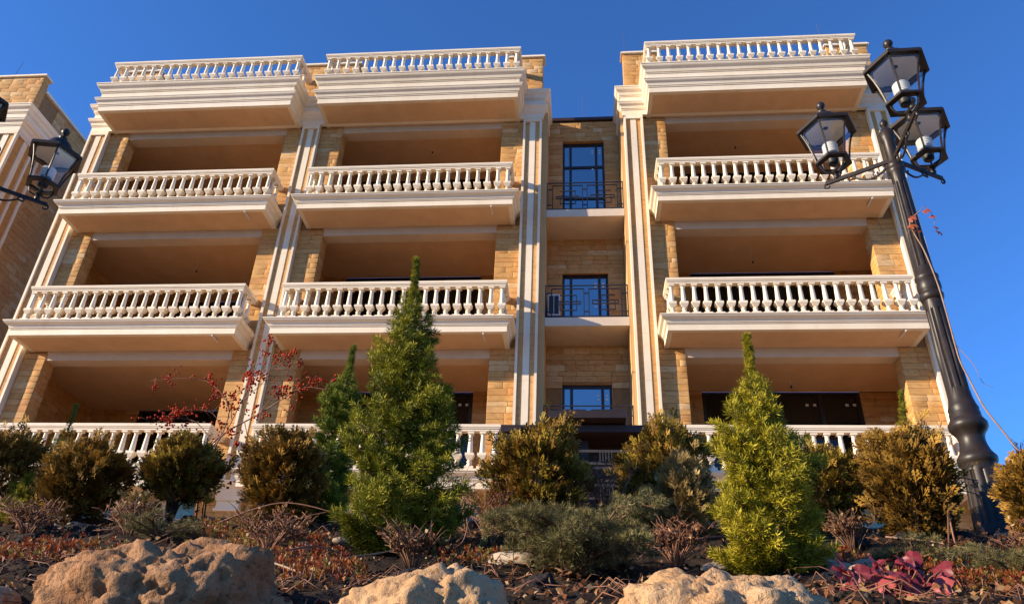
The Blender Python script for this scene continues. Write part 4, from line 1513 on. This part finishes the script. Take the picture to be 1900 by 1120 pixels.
LAVA = [(-1.953, -11.339), (-1.761, -11.207), (-1.95, -11.05), (-1.765, -11.378), (-1.678, -10.45), (2.441, -10.705), (2.37, -10.747), (2.41, -10.807), (-.041, -10.455), (.016, -10.386), (-.535, -12.016), (-.392, -12.272), (-2.15, -11.0), (-.75, -11.25), (.45, -12.55), (.05, -12.35), (1.30, -12.3), (-1.45, -10.75), (-1.15, -10.95), (1.75, -11.2), (2.0, -11.2)]
def lsize(i):
    a = rng.uniform(.045, .085)
    return (a, a * rng.uniform(.7, 1), a * rng.uniform(.5, .75))
rocks('lava_rock', LAVA, 'dark lava rock', 'rock', 'dark lava rocks on the soil', M['lava'], True, lsize)
# loose crumbs of earth
n = 5200
P = []
for _ in range(n):
    y = CP.y + rng.uniform(1.35, 5.0)
    D_ = y - CP.y
    x = CP.x + rng.uniform(-.95, .72) * D_
    P.append((x, y, T(x, y) + .002))
cv = MB()
cv.lathe((0, 0, 0), [(.1, -.6), (.8, -.35), (1, .1), (.6, .6), (.1, .75)], 5)
tri = np.array([(f[0], f[i], f[i + 1]) for f in cv.f for i in range(1, len(f) - 1)])
me = scatter('soil_crumbs', np.array(cv.v), tri, np.array(P), nrng.normal(size=(n, 3)), nrng.uniform(.004, .016, n) * nrng.uniform(.5, 1, n), nrng.uniform(0, 1, n), M['soil'])
tag(link('soil_crumbs', me), 'crumbs of dark soil and gravel strewn over the bed', 'soil', kind='stuff')

# dry litter: fallen leaves, needles and broken twigs
def strew(n, lo, hi, dens=None):
    out = []
    while len(out) < n:
        y = CP.y + rng.uniform(lo, hi)
        D_ = y - CP.y
        x = CP.x + rng.uniform(-.98, .74) * D_
        if noise.noise(Vector((x * 2.6, y * 2.6, 4.2))) + rng.uniform(-.35, .35) < -.08:
            continue
        out.append((x, y, T(x, y)))
    return out
P = strew(7600, 1.4, 4.9)
n = len(P)
lv = np.array([(0, 0, 0), (.32, .10, .45), (0, -.05, 1), (-.32, .12, .5)], dtype=float)
Dv = nrng.normal(size=(n, 3)) * np.array([1, 1, .45]) + np.array([0, 0, .15])
P = np.array(P) + np.array([0, 0, .006]) + nrng.uniform(0, 1, (n, 1)) ** 3 * np.array([[0, 0, .03]])
me = scatter('dry_litter', lv, np.array([(0, 1, 2, 3)]), P, Dv, nrng.uniform(.009, .028, n), nrng.uniform(0, 1, n), M['litter'])
lt = tag(link('dry_litter', me), 'rust brown fallen leaves and twigs strewn over the dark bed', 'litter', kind='stuff')
s = MB()
for (x, y, z) in strew(1100, 1.45, 4.7):
    a, l = rng.uniform(0, 6.28), rng.uniform(.04, .16)
    e = (x + math.cos(a) * l, y + math.sin(a) * l)
    m_ = Vector(((x + e[0]) / 2, (y + e[1]) / 2, 0))
    m_.z = T(m_.x, m_.y) + rng.uniform(.008, .05)
    s.tube([(x, y, z + .003), m_, (e[0], e[1], T(*e) + rng.uniform(.002, .035))], rng.uniform(.0012, .0028), .0009, 4)
o = link('twigs', mesh_of('twigs', s, M['red_twig'], True), lt)
o['kind'] = 'stuff'

# ------------------------------------------------------------------ ground cover
def sedum_leafset():
    v, f = [], []
    for i in range(9):
        az = i * 2.39996
        el = R(20 + 5.5 * i)
        d = Vector((math.cos(az) * math.cos(el), math.sin(az) * math.cos(el), math.sin(el)))
        sd = Vector((-math.sin(az), math.cos(az), 0))
        up = sd.cross(d) * -1
        b = Vector((0, 0, -.5 + i * .05))
        o = len(v)
        v += [b, b + d * .5 + sd * .24, b + d * 1.0 + up * .08, b + d * .5 - sd * .24, ]
        f.append((o, o + 1, o + 2, o + 3))
    return np.array([tuple(p) for p in v]), np.array(f)
SED = sedum_leafset()
def sedum(pts, label, n, lo, hi, rad):
    P, D, S, TI = [], [], [], []
    s = MB()
    for _ in range(n):
        cx, cy = rng.choice(pts)
        a, r_ = rng.uniform(0, 6.28), rad * math.sqrt(rng.random())
        x, y = cx + math.cos(a) * r_ * 1.3, cy + math.sin(a) * r_
        h = rng.uniform(.012, .065)
        z = T(x, y)
        ln = Vector((rng.uniform(-.5, .5), rng.uniform(-.5, .5), 1)).normalized()
        p = Vector((x, y, z)) + ln * h
        P.append(p); D.append(ln + Vector((0, -.2, 0))); S.append(rng.uniform(.011, .021)); TI.append(min(1, max(0, rng.gauss((lo + hi) / 2, (hi - lo) / 3))))
        if rng.random() < .5:
            s.tube([(x + rng.uniform(-.04, .04), y + rng.uniform(-.04, .04), z), (x, y, z + h * .4), p], .002, .0014, 4)
    me = scatter('sedum_patch', SED[0], SED[1], np.array(P, dtype=float), np.array(D, dtype=float), np.array(S), np.array(TI), M['sedum'])
    o = tag(link('sedum_patch', me), label, 'ground cover', kind='stuff')
    st = link('stem', mesh_of('stem', s, M['red_twig'], True), o)
sedum([(-1.516, -11.899), (-1.485, -11.792), (-1.324, -11.864), (-1.186, -11.943), (-1.286, -12.277), (-1.45, -12.05)], 'red stemmed sedum patch left of the large brown boulder', 330, .05, .75, .11)
sedum([(-1.233, -10.958), (-.949, -11.366), (-1.059, -11.274), (-.801, -11.552), (-.88, -11.75)], 'yellow and orange sedum patch right behind the large brown boulder', 330, .25, 1.0, .10)
sedum([(-.634, -11.444), (-.432, -11.808), (-.224, -12.245), (-.146, -12.577), (-.358, -12.174), (-.25, -12.4)], 'red sedum tangle between the brown and the pale boulder', 300, .0, .7, .09)
sedum([(-.03, -11.406), (.081, -11.51), (.207, -11.795), (.237, -11.389), (.15, -12.1)], 'olive and red sedum at the foot of the tall spruce', 230, .15, .95, .09)
sedum([(1.575, -11.566), (1.553, -11.748), (1.45, -11.65)], 'orange sedum behind the purple leaved plant', 90, .1, .7, .08)
sedum([(1.939, -11.769), (2.137, -11.563), (1.921, -12.081), (1.753, -12.255), (1.726, -12.112), (1.85, -12.4)], 'orange dry sedum mat in the lower right corner', 330, .1, .8, .11)

# purple leaved plant: every leaf its own part
HP = thing('heuchera_plant', (1.40, -12.58, gz(1.40, -12.58) - .01), 'purple red leaved plant at the bottom right beside the cream boulder', 'plant')
s = MB()
def lobed_leaf(sz):
    b = MB()
    n = 22
    vs_ = [(0, 0, 0)]
    for ring_ in (.55, 1.0):
        for i in range(n):
            a = -math.pi * .92 + 2 * math.pi * .92 * i / (n - 1)
            r_ = sz * ring_ * (.78 + .22 * abs(math.cos(a * 2.5))) * (1 + (.05 if i % 2 else -.05) * ring_)
            vs_.append((r_ * math.sin(a), r_ * math.cos(a), sz * (-.25 * ring_ ** 2 + .22 * abs(math.sin(a * 2.5)) * ring_) + sz * rng.uniform(-.09, .09) * ring_))
    fs = []
    for i in range(n - 1):
        fs.append((0, 1 + i, 2 + i))
        fs.append((1 + i, 1 + n + i, 2 + n + i, 2 + i))
    b.add(vs_, fs)
    me = mesh_of('leaf', b, M['heuchera'], True)
    a = me.attributes.new('tint', 'FLOAT', 'POINT')
    t = rng.uniform(.1, .9)
    a.data.foreach_set('value', np.array([min(1, max(0, t + rng.uniform(-.12, .12))) for _ in vs_], dtype=np.float32))
    return me
for i in range(52):
    az = rng.uniform(0, 6.28)
    r_ = rng.uniform(.02, .165)
    x, y, z = math.cos(az) * r_ * 1.05, math.sin(az) * r_ * .8, rng.uniform(.02, .115) * (1.25 - r_ * 3)
    zz = T(1.40 + x, -12.58 + y) - T(1.40, -12.58)
    o = link('leaf', lobed_leaf(rng.uniform(.020, .038)), HP, (x, y, z + zz))
    o.rotation_euler = (rng.uniform(.3, 1.35), rng.uniform(-.6, .6), rng.uniform(-1.2, 1.2))
    s.tube([(x * .2, y * .2, 0), (x * .7, y * .7, (z + zz) * .8), (x, y, z + zz)], .0022, .0018, 4)
part('stem', s, M['red_twig'], HP, True, world=False)
# two lone upright leaves behind it
for (x, y, lb) in ((1.50, -11.75, 'single upright red leaf on the soil behind the purple leaved plant'),):
    t = thing('red_leaf', (x, y, gz(x, y)), lb, 'leaf')
    o = link('leaf', lobed_leaf(.05), t, (0, 0, .04))
    o.rotation_euler = (1.2, .2, .6)

# creeping dry stems
STEMS = [
    ([(-1.30, -11.0), (-.95, -11.0), (-.62, -11.0)], (.02, .14, .10), 'long dry stem arching left of the tall spruce foot', 'red_twig', .0045),
    ([(-1.0, -11.5), (-.75, -11.35), (-.5, -11.3), (-.32, -11.5)], (.02, .09, .12, .02), 'curved dry stem on the soil below the brown thuja', 'twig', .005),
    ([(-1.35, -11.95), (-1.15, -11.95), (-.98, -11.9)], (.02, .03, .10), 'reddish dry stem rising behind the large brown boulder', 'red_twig', .004),
    ([(-1.55, -12.1), (-1.3, -12.12), (-1.05, -12.05)], (.02, .035, .06), 'bare pinkish creeping stem at the lower left', 'red_twig', .004),
    ([(-.62, -12.35), (-.42, -12.42), (-.22, -12.55)], (.05, .06, .02), 'thick pale dry stem between the brown and pale boulders', 'dead', .005),
    ([(-.30, -11.9), (-.15, -11.75), (-.05, -11.65), (-.06, -11.55)], (.02, .05, .12, .20), 'looping dry stem in front of the tall spruce', 'dead', .0035),
    ([(-.52, -12.15), (-.40, -12.0), (-.30, -11.9)], (.02, .06, .03), 'red creeping stem among the red sedum tangle', 'red_twig', .004),
    ([(.02, -11.8), (.10, -11.72), (.12, -11.7)], (.02, .08, .17), 'thin red upright stem right of the tall spruce foot', 'red_twig', .003),
    ([(1.35, -11.0), (1.1, -11.3), (1.0, -11.5)], (.02, .04, .06), 'reddish rosette stem left of the yellow green spruce', 'red_twig', .004),
    ([(2.2, -11.1), (2.35, -10.9), (2.5, -10.75), (2.62, -10.7)], (.0, .22, .26, .22), 'dark wiry stem looped in front of the lamp post foot', 'twig', .004),
    ([(2.30, -10.95), (2.33, -10.9), (2.42, -10.8), (2.58, -10.75)], (.0, .16, .30, .30), 'bent reddish stem beside the lamp post foot', 'red_twig', .005),
    ([(1.9, -11.2), (2.05, -11.3), (2.2, -11.45)], (.03, .035, .03), 'straight thin dry stem lying on the soil at the right', 'dead', .004)]
for pts, hz, lb, mm, r0 in STEMS:
    q = [Vector((x, y, T(x, y) + h)) for (x, y), h in zip(pts, hz)]
    t = MB()
    b0 = q[0].copy()
    t.tube([p - b0 for p in bez(q, 8)], r0, r0 * .6, 6)
    o = link('fallen_twig', mesh_of('fallen_twig', t, M[mm], True), None, b0)
    tag(o, lb, 'twig', 'dry stems creeping over the bed')

# vine on the lamp post
VN = thing('dry_vine', (2.86, -10.46, 2.0), 'dry vine with a few red leaves twisting down the right lamp post', 'vine')
s = MB()
vp = [(2.83, -10.43, 3.12), (2.76, -10.43, 3.05), (2.76, -10.44, 2.95), (2.80, -10.43, 2.80), (2.82, -10.435, 2.55), (2.83, -10.42, 2.32), (2.822, -10.43, 2.12), (2.825, -10.43, 2.01), (2.85, -10.43, 1.88), (2.885, -10.43, 1.72), (2.95, -10.43, 1.57), (3.01, -10.43, 1.43)]
s.tube(bez(vp, 8), .0045, .0055, 6)
s.tube(bez([(2.83, -10.43, 2.12), (2.90, -10.42, 2.0), (2.93, -10.4, 1.90), (2.98, -10.4, 1.86)], 6), .0025, .001, 5)
s.tube(bez([(2.83, -10.43, 3.12), (2.88, -10.44, 3.16), (2.92, -10.43, 3.08), (2.90, -10.43, 3.0)], 6), .0025, .001, 5)
s.tube(bez([(2.80, -10.44, 3.0), (2.74, -10.45, 2.97), (2.71, -10.45, 2.93)], 6), .002, .001, 5)
part('stem', s, M['dead'], VN, True)
for (x, y, z, sz) in ((2.765, -10.46, 3.05, .028), (2.755, -10.46, 2.99, .034), (2.78, -10.46, 2.95, .024), (2.87, -10.46, 3.11, .026), (2.90, -10.45, 3.07, .022), (2.915, -10.45, 2.94, .026), (2.905, -10.45, 2.98, .018)):
    me = lobed_leaf(sz)
    me.materials.clear()
    me.materials.append(M['red_leaf'])
    o = link('leaf', me, VN, Vector((x, y, z)) - WOFF[VN.name])
    o.rotation_euler = (rng.uniform(.6, 1.6), rng.uniform(-.8, .8), rng.uniform(-1, 1))
